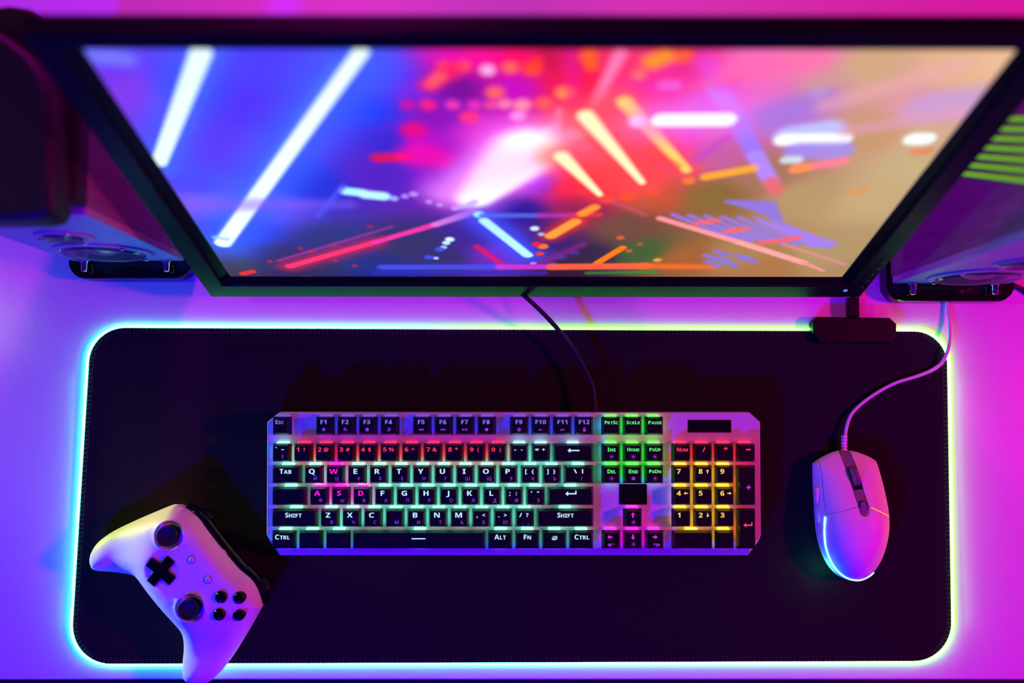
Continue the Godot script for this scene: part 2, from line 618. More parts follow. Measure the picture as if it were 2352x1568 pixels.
	tube(st, [inv * (b + Vector3(0, 0, -0.008)), inv * (b + Vector3(0, 0, 0.006))], 0.0024, 12)
	part("cable_boot", st, M.rubber, root)
	st = tool_()
	var pts := []
	for q in [[1366, 938, 0.022], [1362, 890, 0.022], [1344, 848, 0.022], [1316, 800, 0.023], [1278, 752, 0.027], [1240, 712, 0.032], [1205, 680, 0.036], [1160, 640, 0.03], [1120, 560, 0.012], [1100, 470, 0.003]]: pts.append(inv * at(q[0], q[1], q[2]))
	tube(st, spline(pts, 8), 0.0021, 12)
	part("cable", st, M.rubber, root, Vector3.ZERO, "thin black cable")

func key(root, main: String, second: String, w: float, tall: float, led: String, pos: Vector3):
	var id := "%s/%s" % [w, tall]
	if not cap_meshes.has(id):
		var st := tool_()
		var bw := w * U - 0.0024
		var bd := tall * U - 0.0030
		var rings := []
		for q in [[0.0, 0.0, 0.0007, 0.0], [0.0, 0.0008, 0.0007, 0.0], [0.0034, 0.0078, 0.0014, -0.0003], [0.0040, 0.0084, 0.0014, -0.0003], [0.0048, 0.00865, 0.0012, -0.0003]]:
			rings.append(ring_of(rrect(bw - q[0], bd - q[0] * 0.92, q[2], 3, Vector2(0, q[3])), q[1]))
		skin(st, rings, false)
		st.generate_normals()
		cap_meshes[id] = st.commit()
	var k := part("keycap", cap_meshes[id], M.cap, root, pos + Vector3(0, 0.0052, 0))
	# light under the cap: clear lens of the switch, with the lamp behind it
	if not led_meshes.has(0):
		var st := tool_()
		prism(st, rrect(0.0105, 0.0022, 0.0009, 3), 0.0, 0.0052, 0.0004)
		st.generate_normals()
		led_meshes[0] = st.commit()
		st = tool_()
		prism(st, rrect(0.0138, 0.0128, 0.001, 2), 0.0, 0.0046, 0.0006)
		st.generate_normals()
		led_meshes[1] = st.commit()
	part("lens", led_meshes[0], led_mats[led], root, pos + Vector3(0, 0, -tall * U / 2 + 0.0009 if tall < 1.5 else -0.0078))
	part("switch_housing", led_meshes[1], M.lens[led], root, pos + Vector3(0, 0, 0.0012))
	var top := 0.00872
	if main:
		var g = legend(main, tall)
		if g:
			var ink = ink_mats[led] if main != "plus" else M.print
			part("legend", g, ink, k, Vector3(0, top, 0))
	if second:
		var g2 = legend2(second)
		if g2: part("legend", g2, M.print, k, Vector3(0, top, 0))

func word(st, text: String, cap_h: float, x0: float, z0: float, stretch := 1.2, centre := true, bold := true):
	var key_ := text + str(bold)
	if not glyphs.has(key_):
		var tm := TextMesh.new()
		var sf := SystemFont.new()
		sf.font_names = PackedStringArray(["Droid Sans"])
		sf.font_weight = 700 if bold else 400
		tm.font = sf
		tm.text = text
		tm.font_size = 48
		tm.pixel_size = 1.0 / (0.714 * 48)   # capitals one unit high
		tm.depth = 0.05
		tm.curve_step = 4.0
		var arrays := tm.get_mesh_arrays()
		var am := ArrayMesh.new()
		am.add_surface_from_arrays(Mesh.PRIMITIVE_TRIANGLES, arrays)
		glyphs[key_] = am
	var m: ArrayMesh = glyphs[key_]
	var bb := m.get_aabb()
	# lying on the cap: the text's up points away from the reader
	var b := Basis(Vector3(stretch * cap_h, 0, 0), Vector3(0, 0, -cap_h), Vector3(0, 0.0016, 0))
	var base := -0.5
	var xm := bb.position.x + (bb.size.x / 2 if centre else 0.0)
	var off := b * Vector3(xm, 0, 0)
	# capitals sit between base line and one unit above it; find the line from a flat capital
	var o := Vector3(x0 - off.x, 0, z0 + cap_h * 0.5 + cap_h * line_of())
	var xf := Transform3D(b, o)
	st.set_smooth_group(-1)
	for v in m.get_faces(): st.add_vertex(xf * v)
	return bb.size.x * stretch * cap_h

var _line := 99.0
func line_of() -> float:
	if _line == 99.0:
		var tm := TextMesh.new()
		var sf := SystemFont.new()
		sf.font_names = PackedStringArray(["Droid Sans"])
		sf.font_weight = 700
		tm.font = sf
		tm.text = "E"
		tm.font_size = 48
		tm.pixel_size = 1.0 / (0.714 * 48)
		_line = tm.get_aabb().position.y
	return _line

func flat(st, poly, sx, cx, cz, sz := 0.0):
	var p := PackedVector2Array()
	for q in poly: p.append(Vector2(cx + q.x * sx, cz + q.y * (sz if sz else sx)))
	prism(st, p, 0.0, 0.00008)

func rect_(st, x0, z0, x1, z1): flat(st, PackedVector2Array([Vector2(x0, z0), Vector2(x1, z0), Vector2(x1, z1), Vector2(x0, z1)]), 1.0, 0, 0)

func arrow_(st, dir: Vector2, len, thick, head, c := Vector2.ZERO):
	var n := Vector2(-dir.y, dir.x)
	var tip: Vector2 = c + dir * len / 2
	var neck: Vector2 = tip - dir * head
	var tail: Vector2 = c - dir * len / 2
	flat(st, PackedVector2Array([tail + n * thick / 2, neck + n * thick / 2, neck + n * head * 0.85, tip, neck - n * head * 0.85, neck - n * thick / 2, tail - n * thick / 2]), 1.0, 0, 0)

func small_caps(st, text: String, cap_h, x0, z0, left := false):
	var gap: float = cap_h * 0.14
	var widths := []
	var first := text.substr(0, 1)
	var rest := text.substr(1)
	var pieces := [[first, cap_h]]
	for ch in rest: pieces.append([ch.to_upper(), cap_h if ch == ch.to_upper() else cap_h * 0.8])
	var total := 0.0
	for p in pieces:
		var tmp := tool_()
		var wd: float = word(tmp, p[0], p[1], 0, 0, 1.12)
		widths.append(wd)
		total += wd + gap
	total -= gap
	var x: float = x0 if left else x0 - total / 2
	for i in pieces.size():
		word(st, pieces[i][0], pieces[i][1], x + widths[i] / 2, z0 + (cap_h - pieces[i][1]) / 2, 1.12)
		x += widths[i] + gap

func legend(main: String, tall: float):
	var st := tool_()
	var zt := -0.0034
	match main:
		"space": rect_(st, -0.006, -0.0024, 0.006, -0.0015)
		"long_left": arrow_(st, Vector2(-1, 0), 0.0105, 0.0011, 0.0024, Vector2(0, -0.0026))
		"enter":
			var dz: float = -0.003 if tall < 2 else -0.0042
			var s: float = 1.0 if tall < 2 else 0.8
			arrow_(st, Vector2(-1, 0), 0.0098 * s, 0.0011, 0.0024, Vector2(0, dz))
			rect_(st, 0.0038 * s, dz - 0.0026, 0.0049 * s, dz + 0.0005)
		"menu":
			rect_(st, -0.0022, -0.0016, 0.0012, -0.0009)
			for k in 3: rect_(st, -0.0012, -0.0042 + 0.0011 * k, 0.0022, -0.0037 + 0.0011 * k)
			rect_(st, 0.0017, -0.0042, 0.0022, -0.0014)
			rect_(st, -0.0022, -0.0034, -0.0017, -0.0009)
		"up": arrow_(st, Vector2(0, -1), 0.0048, 0.0012, 0.0022, Vector2(-0.0005, zt))
		"down": arrow_(st, Vector2(0, 1), 0.0046, 0.0012, 0.0022, Vector2(-0.0005, zt))
		"left": arrow_(st, Vector2(-1, 0), 0.0044, 0.0012, 0.0022, Vector2(-0.0016, zt))
		"right": arrow_(st, Vector2(1, 0), 0.0044, 0.0012, 0.0022, Vector2(-0.0002, zt))
		"minus": rect_(st, -0.0011, zt - 0.0006, 0.0029, zt + 0.0006)
		"plus":
			rect_(st, -0.0012, -0.0005 + 0.001, 0.0028, 0.0005 + 0.001)
			rect_(st, 0.0003, -0.002 + 0.001, 0.0013, -0.0005 + 0.001)
			rect_(st, 0.0003, 0.0005 + 0.001, 0.0013, 0.002 + 0.001)
		"slash bar":
			flat(st, PackedVector2Array([Vector2(-0.0047, -0.0053), Vector2(-0.0035, -0.0053), Vector2(-0.0017, -0.0018), Vector2(-0.0029, -0.0018)]), 1.0, 0, 0)
			rect_(st, 0.0026, -0.0054, 0.0036, -0.0016)
		_:
			if main.length() == 1:
				var big := main in "QWERTYUIOPASDFGHJKLZXCBNM"
				if main in "789456123": word(st, main, 0.0041, -0.0031, zt, 1.25)
				else: word(st, main, 0.0042 if big else 0.0038, 0.0 if not big else -0.0006, zt, 1.38)
			elif main.length() == 3 and main[1] == " ":
				word(st, main[0], 0.0036, -0.0035, zt, 1.3)
				word(st, main[2], 0.0033, 0.0022, zt, 1.2)
			elif main[1] == " ":
				word(st, main[0], 0.0041, -0.0031, zt, 1.25)
				var d := main.substr(2)
				arrow_(st, {"up": Vector2(0, -1), "down": Vector2(0, 1), "left": Vector2(-1, 0), "right": Vector2(1, 0)}[d], 0.0036, 0.0008, 0.0016, Vector2(0.003, zt))
			elif main[0] == "F" and main.length() > 1 and main != "Fn": word(st, main, 0.0036, -0.0002, zt - 0.0004, 1.2)
			elif main == "Esc": small_caps(st, main, 0.0034, -0.0042, zt - 0.0004, true)
			else:
				var long_ := main.length() >= 4
				var wide := main in ["Shift", "Tab", "Ctrl", "Alt", "Fn"]
				small_caps(st, main, 0.0041 if wide else (0.003 if long_ else 0.0034), 0.0, zt)
	st.generate_normals()
	return st.commit()

func legend2(what: String):
	var st := tool_()
	var z := 0.0028
	match what:
		"laptop":
			rect_(st, -0.001, z - 0.0014, 0.001, z + 0.0003)
			rect_(st, -0.0015, z + 0.0006, 0.0015, z + 0.0011)
		"magnifier":
			annulus(st, Vector2(-0.0004, z - 0.0004), 0.0007, 0.0012)
			flat(st, PackedVector2Array([Vector2(0.0004, z + 0.0003), Vector2(0.0008, z), Vector2(0.0017, z + 0.001), Vector2(0.0013, z + 0.0013)]), 1.0, 0, 0)
		"sheet":
			for k in 3: rect_(st, -0.0013, z - 0.0014 + 0.001 * k, 0.0013, z - 0.0006 + 0.001 * k)
		"note":
			flat(st, disc(0.0006, 10), 1.0, -0.0008, z + 0.0008)
			flat(st, disc(0.0006, 10), 1.0, 0.0009, z + 0.0006)
			rect_(st, -0.0005, z - 0.0012, -0.0002, z + 0.0008)
			rect_(st, 0.0012, z - 0.0014, 0.0015, z + 0.0006)
			rect_(st, -0.0005, z - 0.0016, 0.0015, z - 0.001)
		"previous":
			rect_(st, -0.002, z - 0.0009, -0.0015, z + 0.0009)
			triangle(st, -1, -0.0007, z)
			triangle(st, -1, 0.001, z)
		"next":
			triangle(st, 1, -0.0012, z)
			triangle(st, 1, 0.0005, z)
			rect_(st, 0.0014, z - 0.0009, 0.0019, z + 0.0009)
		"play":
			triangle(st, 1, -0.0014, z)
			flat(st, PackedVector2Array([Vector2(0.0001, z - 0.001), Vector2(0.0004, z - 0.001), Vector2(-0.0002, z + 0.001), Vector2(-0.0005, z + 0.001)]), 1.0, 0, 0)
			rect_(st, 0.0007, z - 0.0009, 0.0011, z + 0.0009)
			rect_(st, 0.0015, z - 0.0009, 0.0019, z + 0.0009)
		"stop": rect_(st, -0.0013, z - 0.0012, 0.0013, z + 0.0012)
		"mute", "softer", "louder":
			var x: float = 0.0 if what == "mute" else -0.0009
			flat(st, PackedVector2Array([Vector2(x - 0.001, z - 0.0004), Vector2(x - 0.0004, z - 0.0004), Vector2(x + 0.0004, z - 0.0012), Vector2(x + 0.0004, z + 0.0012), Vector2(x - 0.0004, z + 0.0004), Vector2(x - 0.001, z + 0.0004)]), 1.0, 0, 0)
			if what == "mute": annulus(st, Vector2(0, z), 0.0014, 0.0017)
			else: rect_(st, 0.0004, z - 0.0002, 0.0018, z + 0.0002)
			if what == "louder":
				rect_(st, 0.0009, z - 0.0007, 0.0013, z - 0.0002)
				rect_(st, 0.0009, z + 0.0002, 0.0013, z + 0.0007)
		"lock":
			rect_(st, -0.0012, z - 0.0002, 0.0012, z + 0.0015)
			rect_(st, -0.0008, z - 0.0014, -0.0004, z - 0.0002)
			rect_(st, 0.0004, z - 0.0014, 0.0008, z - 0.0002)
			rect_(st, -0.0008, z - 0.0018, 0.0008, z - 0.0013)
		"sun":
			flat(st, disc(0.0008, 12), 1.0, 0, z)
			for k in 8: flat(st, disc(0.00028, 6), 1.0, cos(TAU * k / 8) * 0.0018, z + sin(TAU * k / 8) * 0.0018)
		"window":
			rect_(st, -0.0015, z - 0.0014, 0.0015, z - 0.0009)
			for k in 2: rect_(st, -0.0015, z - 0.0005 + 0.001 * k, 0.0015, z + 0.0002 + 0.001 * k)
		"slower":
			word(st, "«", 0.0042, -0.0018, z + 0.0002, 1.2)
			rect_(st, 0.0008, z - 0.0003, 0.0024, z + 0.0003)
		"faster":
			word(st, "»", 0.0042, 0.0022, z + 0.0002, 1.2)
			rect_(st, -0.0016, z - 0.0003, 0.0, z + 0.0003)
			rect_(st, -0.0011, z - 0.0009, -0.0005, z - 0.0003)
			rect_(st, -0.0011, z + 0.0003, -0.0005, z + 0.0009)
		". ,":
			word(st, ".", 0.003, -0.0015, z, 1.2, true, false)
			word(st, ",", 0.003, 0.0032, z, 1.2, true, false)
		_: word(st, what, 0.0031 if what != "Ё" else 0.0026, 0.0024, z, 1.05, true, false)
	st.generate_normals()
	return st.commit()

func annulus(st, c: Vector2, r0, r1):
	for k in 14:
		var a := TAU * k / 14
		var b := TAU * (k + 1) / 14
		flat(st, PackedVector2Array([Vector2(cos(a), sin(a)) * r0, Vector2(cos(a), sin(a)) * r1, Vector2(cos(b), sin(b)) * r1, Vector2(cos(b), sin(b)) * r0]), 1.0, c.x, c.y)

func triangle(st, dir, x, z): flat(st, PackedVector2Array([Vector2(-0.0008 * dir, -0.001), Vector2(0.0008 * dir, 0), Vector2(-0.0008 * dir, 0.001)]), 1.0, x, z)

# ------------------------------------------------------------------ shells: a plan outline raised by a height rule

func shell(poly_in, height: Callable, step: float, insets: Array, skirt: float, extra := PackedVector2Array()) -> SurfaceTool:
	var poly := turned(poly_in)
	var pts := PackedVector2Array(poly)
	for d in insets:
		for loop in Geometry2D.offset_polygon(poly, -d):
			pts.append_array(resampled(loop, maxf(step * 0.6, d * 0.5)))
	var lo := poly[0]
	var hi := poly[0]
	for p in poly:
		lo = lo.min(p)
		hi = hi.max(p)
	var last: float = insets[-1] if insets else 0.0
	var y := lo.y
	var row := 0
	while y < hi.y:
		var x := lo.x + (step / 2 if row % 2 else 0.0)
		while x < hi.x:
			var p := Vector2(x, y)
			if Geometry2D.is_point_in_polygon(p, poly) and to_edge(p, poly) > last + step * 0.5:
				pts.append(p)
			x += step
		y += step * 0.87
		row += 1
	for p in extra:
		if Geometry2D.is_point_in_polygon(p, poly) and to_edge(p, poly) > step * 0.4: pts.append(p)
	var ix := Geometry2D.triangulate_delaunay(pts)
	var st := tool_()
	st.set_smooth_group(1)
	var v := PackedVector3Array()
	for p in pts: v.append(Vector3(p.x, height.call(p), p.y))
	for i in range(0, ix.size(), 3):
		var a := pts[ix[i]]
		var b := pts[ix[i + 1]]
		var c := pts[ix[i + 2]]
		var m := (a + b + c) / 3
		if not Geometry2D.is_point_in_polygon(m, poly): continue
		var s := (b - a).cross(c - a)
		if absf(s) < 1e-12: continue
		if s > 0: tri(st, v[ix[i]], v[ix[i + 1]], v[ix[i + 2]])
		else: tri(st, v[ix[i]], v[ix[i + 2]], v[ix[i + 1]])
	if skirt > 0:
		var up := PackedVector3Array()
		var dn := PackedVector3Array()
		for p in poly:
			var h: float = height.call(p)
			up.append(Vector3(p.x, h, p.y))
			dn.append(Vector3(p.x, h - skirt, p.y))
		skin(st, [dn, up], true, false, false)
	return st

func resampled(loop, step) -> PackedVector2Array:
	var out := PackedVector2Array()
	var carry := 0.0
	for i in loop.size():
		var a: Vector2 = loop[i]
		var b: Vector2 = loop[(i + 1) % loop.size()]
		var len := a.distance_to(b)
		while carry < len:
			out.append(a.lerp(b, carry / len))
			carry += step
		carry -= len
	return out

# ------------------------------------------------------------------ mouse

var mouse_line := PackedVector2Array()
func mouse_height(p: Vector2) -> float:
	var d := to_edge(p, mouse_line) if Geometry2D.is_point_in_polygon(p, mouse_line) else 0.0
	var t := clampf((p.y + 0.058) / 0.116, 0, 1)            # front to rear
	var crest := lerpf(0.019, 0.038, smoothstep(-0.05, 0.62, t)) - 0.004 * smoothstep(0.7, 1.0, t)
	var w := 0.030 if t > 0.3 else lerpf(0.024, 0.030, t / 0.3)
	var k := clampf(d / w, 0, 1)
	var rim := lerpf(0.012, 0.013, t)
	return rim + (crest - rim) * pow(1.0 - pow(1.0 - k, 2.4), 0.62)

func mp(x, y) -> Vector2:   # points read off the mouse in millimetres from its middle, x to the right, y to the rear
	return Vector2(x, y) * 0.001

func mouse():
	var base := at(1957, 1184, 0.02)
	var root := thing("mouse", "white wired mouse with grey scroll wheel and glowing light strip round its rear", "mouse", Vector3(base.x, 0.0045, base.z))
	var o := [[-12, -57.6], [-3, -58], [4, -57.6], [14, -54.5], [22, -50.3], [25, -47], [28, -36], [31, -22], [33, -8], [33.6, 2], [33, 14], [30, 27], [25.5, 39], [19, 49], [11, 55.5], [2, 57.8], [-7, 56.5], [-16, 51], [-23, 42], [-28, 30], [-31, 16], [-32, 2], [-32.5, -14], [-33, -30], [-32.8, -44], [-31, -48], [-22, -53.5]]
	var raw := PackedVector2Array()
	for q in o: raw.append(mp(q[0], q[1]))
	mouse_line = ring_spline(turned(raw), 4)
	# lower body
	var st := tool_()
	var low := shrunk(mouse_line, 0.003)
	skin(st, [ring_of(shrunk(mouse_line, 0.004), 0.0), ring_of(low, 0.001), ring_of(shrunk(mouse_line, 0.0012), 0.006), ring_of(shrunk(mouse_line, 0.0001), 0.0105), ring_of(shrunk(mouse_line, 0.0006), 0.0125)], true)
	part("lower_body", st, M.white_soft, root)
	# top pieces, each its own panel with a thin gap between
	var far := 80.0
	var left_seam := [mp(-30.0, -80), mp(-28.2, -46), mp(-27.6, -30), mp(-27, -10), mp(-26.4, -2.4)]
	var cl0 := [mp(-10.0, -80), mp(-9.6, -57), mp(-6.0, -38), mp(-2.6, -20), mp(-0.6, -10)]
	var cr0 := [mp(0.2, -80), mp(0.5, -57), mp(4.2, -38), mp(6.6, -20), mp(8.3, -10)]
	var strip := PackedVector2Array(cl0 + [mp(-0.2, -5.5), mp(1.2, -2.6), mp(4, -1.5), mp(6.8, -2.6), mp(8.4, -5.5)])
	var back := cr0.duplicate()
	back.reverse()
	strip.append_array(PackedVector2Array(back))
	var cl0r := cl0.duplicate()
	cl0r.reverse()
	var lb := PackedVector2Array(left_seam + [mp(-0.6, -10.0)] + cl0r.slice(1))
	var rb := PackedVector2Array([mp(8.3, -10.0), mp(40, 4.2), mp(40, -80)] + cr0.slice(0, 4))
	var side := PackedVector2Array([mp(-40, -80)] + left_seam + [mp(-26.2, 0), mp(-29.4, 12), mp(-40, 12)])
	var palm := PackedVector2Array([mp(-26.4, -2.4), mp(-0.6, -10.0), mp(-0.2, -5.5), mp(1.2, -2.6), mp(4, -1.5), mp(6.8, -2.6), mp(8.4, -5.5), mp(8.3, -10), mp(40, 4.2), mp(40, 80), mp(-40, 80), mp(-40, 12), mp(-29.4, 12), mp(-26.2, 0)])
	var n := 0
	for piece in [["left_button", lb, M.white_soft], ["right_button", rb, M.white_soft], ["palm_shell", palm, M.white_soft], ["side_panel", side, M.white_soft], ["centre_strip", strip, M.strip_grey]]:
		var clipped := Geometry2D.intersect_polygons(mouse_line, turned(piece[1]))
		var best = clipped[0]
		for c in clipped:
			if absf(area2(c)) > absf(area2(best)): best = c
		var inset := Geometry2D.offset_polygon(turned(best), -0.00022)
		var edge := resampled(inset[0], 0.0013)
		var dip := 0.0004
		var line := edge
		var sunk: float = 0.0006 if piece[0] == "centre_strip" else 0.0
		var hh := func(p): return mouse_height(p) - sunk - 0.00025 * (1.0 - clampf(to_edge(p, line) / 0.0004, 0, 1))
		part(piece[0], shell(edge, hh, 0.0026, [0.0004, 0.0012, 0.0026], 0.0022), piece[2], root)
	# light strip round the rear
	st = tool_()
	var arc := []
	for i in mouse_line.size():
		var p := mouse_line[i]
		arc.append(p)
	var pts := []
	for q in [[-27.4, 0], [-27.9, 8], [-27.8, 16], [-26.6, 26], [-23.4, 36], [-18, 45.5], [-10.5, 52.6], [-2, 56.0], [6, 56.0], [13, 52.6], [17, 49.6]]:
		var p := mp(q[0], q[1])
		pts.append(Vector3(p.x, mouse_height(p) + 0.0004, p.y))
	tube(st, spline(pts, 6), 0.0008, 10)
	part("light_strip", st, lit(Color(0.55, 1.0, 0.8), 2.6), root, Vector3.ZERO, "glowing cyan white light strip")
	var l := OmniLight3D.new()
	l.name = "strip_light"
	l.light_color = Color(0.3, 1.0, 0.6)
	l.light_energy = 0.0004
	l.light_size = 0.01
	l.shadow_enabled = true
	l.omni_range = 1.0
	l.omni_attenuation = 2.0
	root.add_child(l)
	l.position = Vector3(-0.026, 0.012, 0.048)
	# emissive yellow line in the seam right of the buttons
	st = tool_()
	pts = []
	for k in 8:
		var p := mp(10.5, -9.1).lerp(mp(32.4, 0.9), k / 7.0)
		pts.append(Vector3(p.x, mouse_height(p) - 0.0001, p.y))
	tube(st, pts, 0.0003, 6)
	part("seam_line", st, lit(Color(1.0, 0.75, 0.3), 1.0), root, Vector3.ZERO, "thin yellow line in the seam behind the right button")
	# wheel in its slot
	var wc := Vector3(0.0006, 0.0, -0.0345)
	var dir := Vector3(0.155, 0, 1).normalized()
	st = tool_()
	var sl := PackedVector2Array()
	for q in [[-4.4, -9.6], [4.4, -9.6], [4.4, 10.2], [-4.4, 10.2]]: sl.append(mp(q[0], q[1]).rotated(-0.155) + Vector2(wc.x, wc.z))
	part("wheel_slot", shell(resampled(turned(sl), 0.0015), func(v): return mouse_height(v) - 0.0004, 0.003, [], 0.001), M.gloss, root)
	st = tool_()
	var wx := Transform3D(Basis(Vector3(dir.z, 0, -dir.x) * 1.0, Vector3.UP, dir) * Basis(Vector3(0, 0, 1), -PI / 2), wc + Vector3(-0.0002, 0.0182, 0.0005))
	var rr := 0.0108
	lathe(st, [Vector2(rr - 0.0012, -0.0032), Vector2(rr, -0.0025), Vector2(rr, -0.0005), Vector2(rr - 0.0005, -0.0003), Vector2(rr - 0.0005, 0.0003), Vector2(rr, 0.0005), Vector2(rr, 0.0025), Vector2(rr - 0.0012, 0.0032)], 40, wx, false)
	for k in 44:
		var a := TAU * k / 44
		for s in [-0.0016, 0.0016]:
			box(st, Vector3(0, 0, 0), Vector3(0.0005, 0.0019, 0.0007), 0.0, wx * Transform3D(Basis(Vector3.UP, -a), Vector3(cos(a) * rr, s, sin(a) * rr)))
	part("scroll_wheel", st, M.strip_grey, root)
	# button behind the wheel
	st = tool_()
	var bp := PackedVector2Array()
	for p in rrect(0.0056, 0.0118, 0.0027, 6): bp.append(p.rotated(-0.1))
	var by := mouse_height(mp(4, -9))
	prism(st, bp, -0.002, 0.0007, 0.0005, true)
	part("mode_button", st, M.strip_grey, root, Vector3(0.004, by - 0.0004, -0.0085))
	st = tool_()
	bp = PackedVector2Array()
	for p in rrect(0.0068, 0.013, 0.0033, 6): bp.append(p.rotated(-0.1))
	prism(st, bp, -0.002, 0.0, 0.0, true)
	part("button_rim", st, M.gloss, root, Vector3(0.004, by - 0.0004, -0.0085))
	# side buttons
	for q in [[-31.6, -18, 15.0], [-31.0, -1.5, 14.0]]:
		st = tool_()
		prism(st, rrect(0.0036, q[2] * 0.001, 0.0014, 4), 0.0, 0.0052, 0.001, true)
		part("thumb_button", st, M.white_soft, root, Vector3(q[0] * 0.001, 0.0145, q[1] * 0.001))
	# faint rounded badge on the palm
	var badge := PackedVector2Array()
	for p in rrect(0.0265, 0.0185, 0.006, 8): badge.append(p + mp(3, 39))
	var bd := resampled(turned(badge), 0.0012)
	part("badge", shell(bd, func(p): return mouse_height(p) + 0.00012, 0.002, [0.0005], 0.0006), M.white, root, Vector3.ZERO, "faint rounded badge")
	# cable
	var inv := root.transform.affine_inverse()
	st = tool_()
	pts = []
	for q in [[1939, 1034, 0.012], [1940, 1010, 0.0115], [1946, 975, 0.010], [1958, 948, 0.009], [1985, 922, 0.0085], [2022, 897, 0.008], [2060, 878, 0.008], [2105, 864, 0.008], [2140, 850, 0.0085], [2163, 833, 0.0095], [2176, 808, 0.0105], [2181, 780, 0.009], [2181, 750, 0.006], [2178, 720, 0.004], [2174, 690, 0.003], [2150, 610, 0.003], [2080, 520, 0.003], [1900, 460, 0.003]]: pts.append(inv * at(q[0], q[1], q[2]))
	tube(st, spline(pts, 8), 0.0016, 12)
	part("cable", st, M.white_soft, root, Vector3.ZERO, "thin pale cable")
	st = tool_()
	for k in 5:
		var p := inv * at(1939, 1000 + 7.6 * k, 0.0115)
		tube(st, [p, p + Vector3(0, 0, 0.0018)], 0.0029, 14)
	tube(st, [inv * at(1940, 1000, 0.0115), inv * at(1938, 1040, 0.012)], 0.0022, 12)
	part("cable_boot", st, M.white_soft, root)

# ------------------------------------------------------------------ controller

var pad_line := PackedVector2Array()
var pad_mid := Vector3.ZERO
func cp(x, y, h) -> Vector2:   # a point of the controller read off the photograph, in the plane of its shell
	var q := at(190.0 + x * 0.2793, 1130.0 + y * 0.2793, h) - pad_mid
	return Vector2(q.x, q.z)

var sticks := []
var cross_at := Vector2.ZERO
func pad_top(p: Vector2) -> float:
	var inside := Geometry2D.is_point_in_polygon(p, pad_line)
	var d := to_edge(p, pad_line) if inside else 0.0
	# along the controller: a axis through both grips, b towards the user
	var k := clampf(d / 0.017, 0, 1)
	var body := 0.5 + 0.5 * k
	var far_l: float = smoothstep(0.042, 0.088, p.distance_to(cp(1000, 560, 0.045)))
	var crest := 0.0465 - 0.017 * far_l
	var rim := 0.029 - 0.011 * far_l
	var y := rim + (crest - rim) * pow(1.0 - pow(1.0 - k, 2.2), 0.6)
	for s in sticks:
		var r: float = p.distance_to(s)
		y += 0.0011 * exp(-pow((r - 0.0128) / 0.0014, 2)) - 0.0042 * (1.0 - smoothstep(0.0105, 0.0122, r))
	var rc := p.distance_to(cross_at)
	y -= 0.0014 * (1.0 - smoothstep(0.011, 0.0155, rc))
	return y

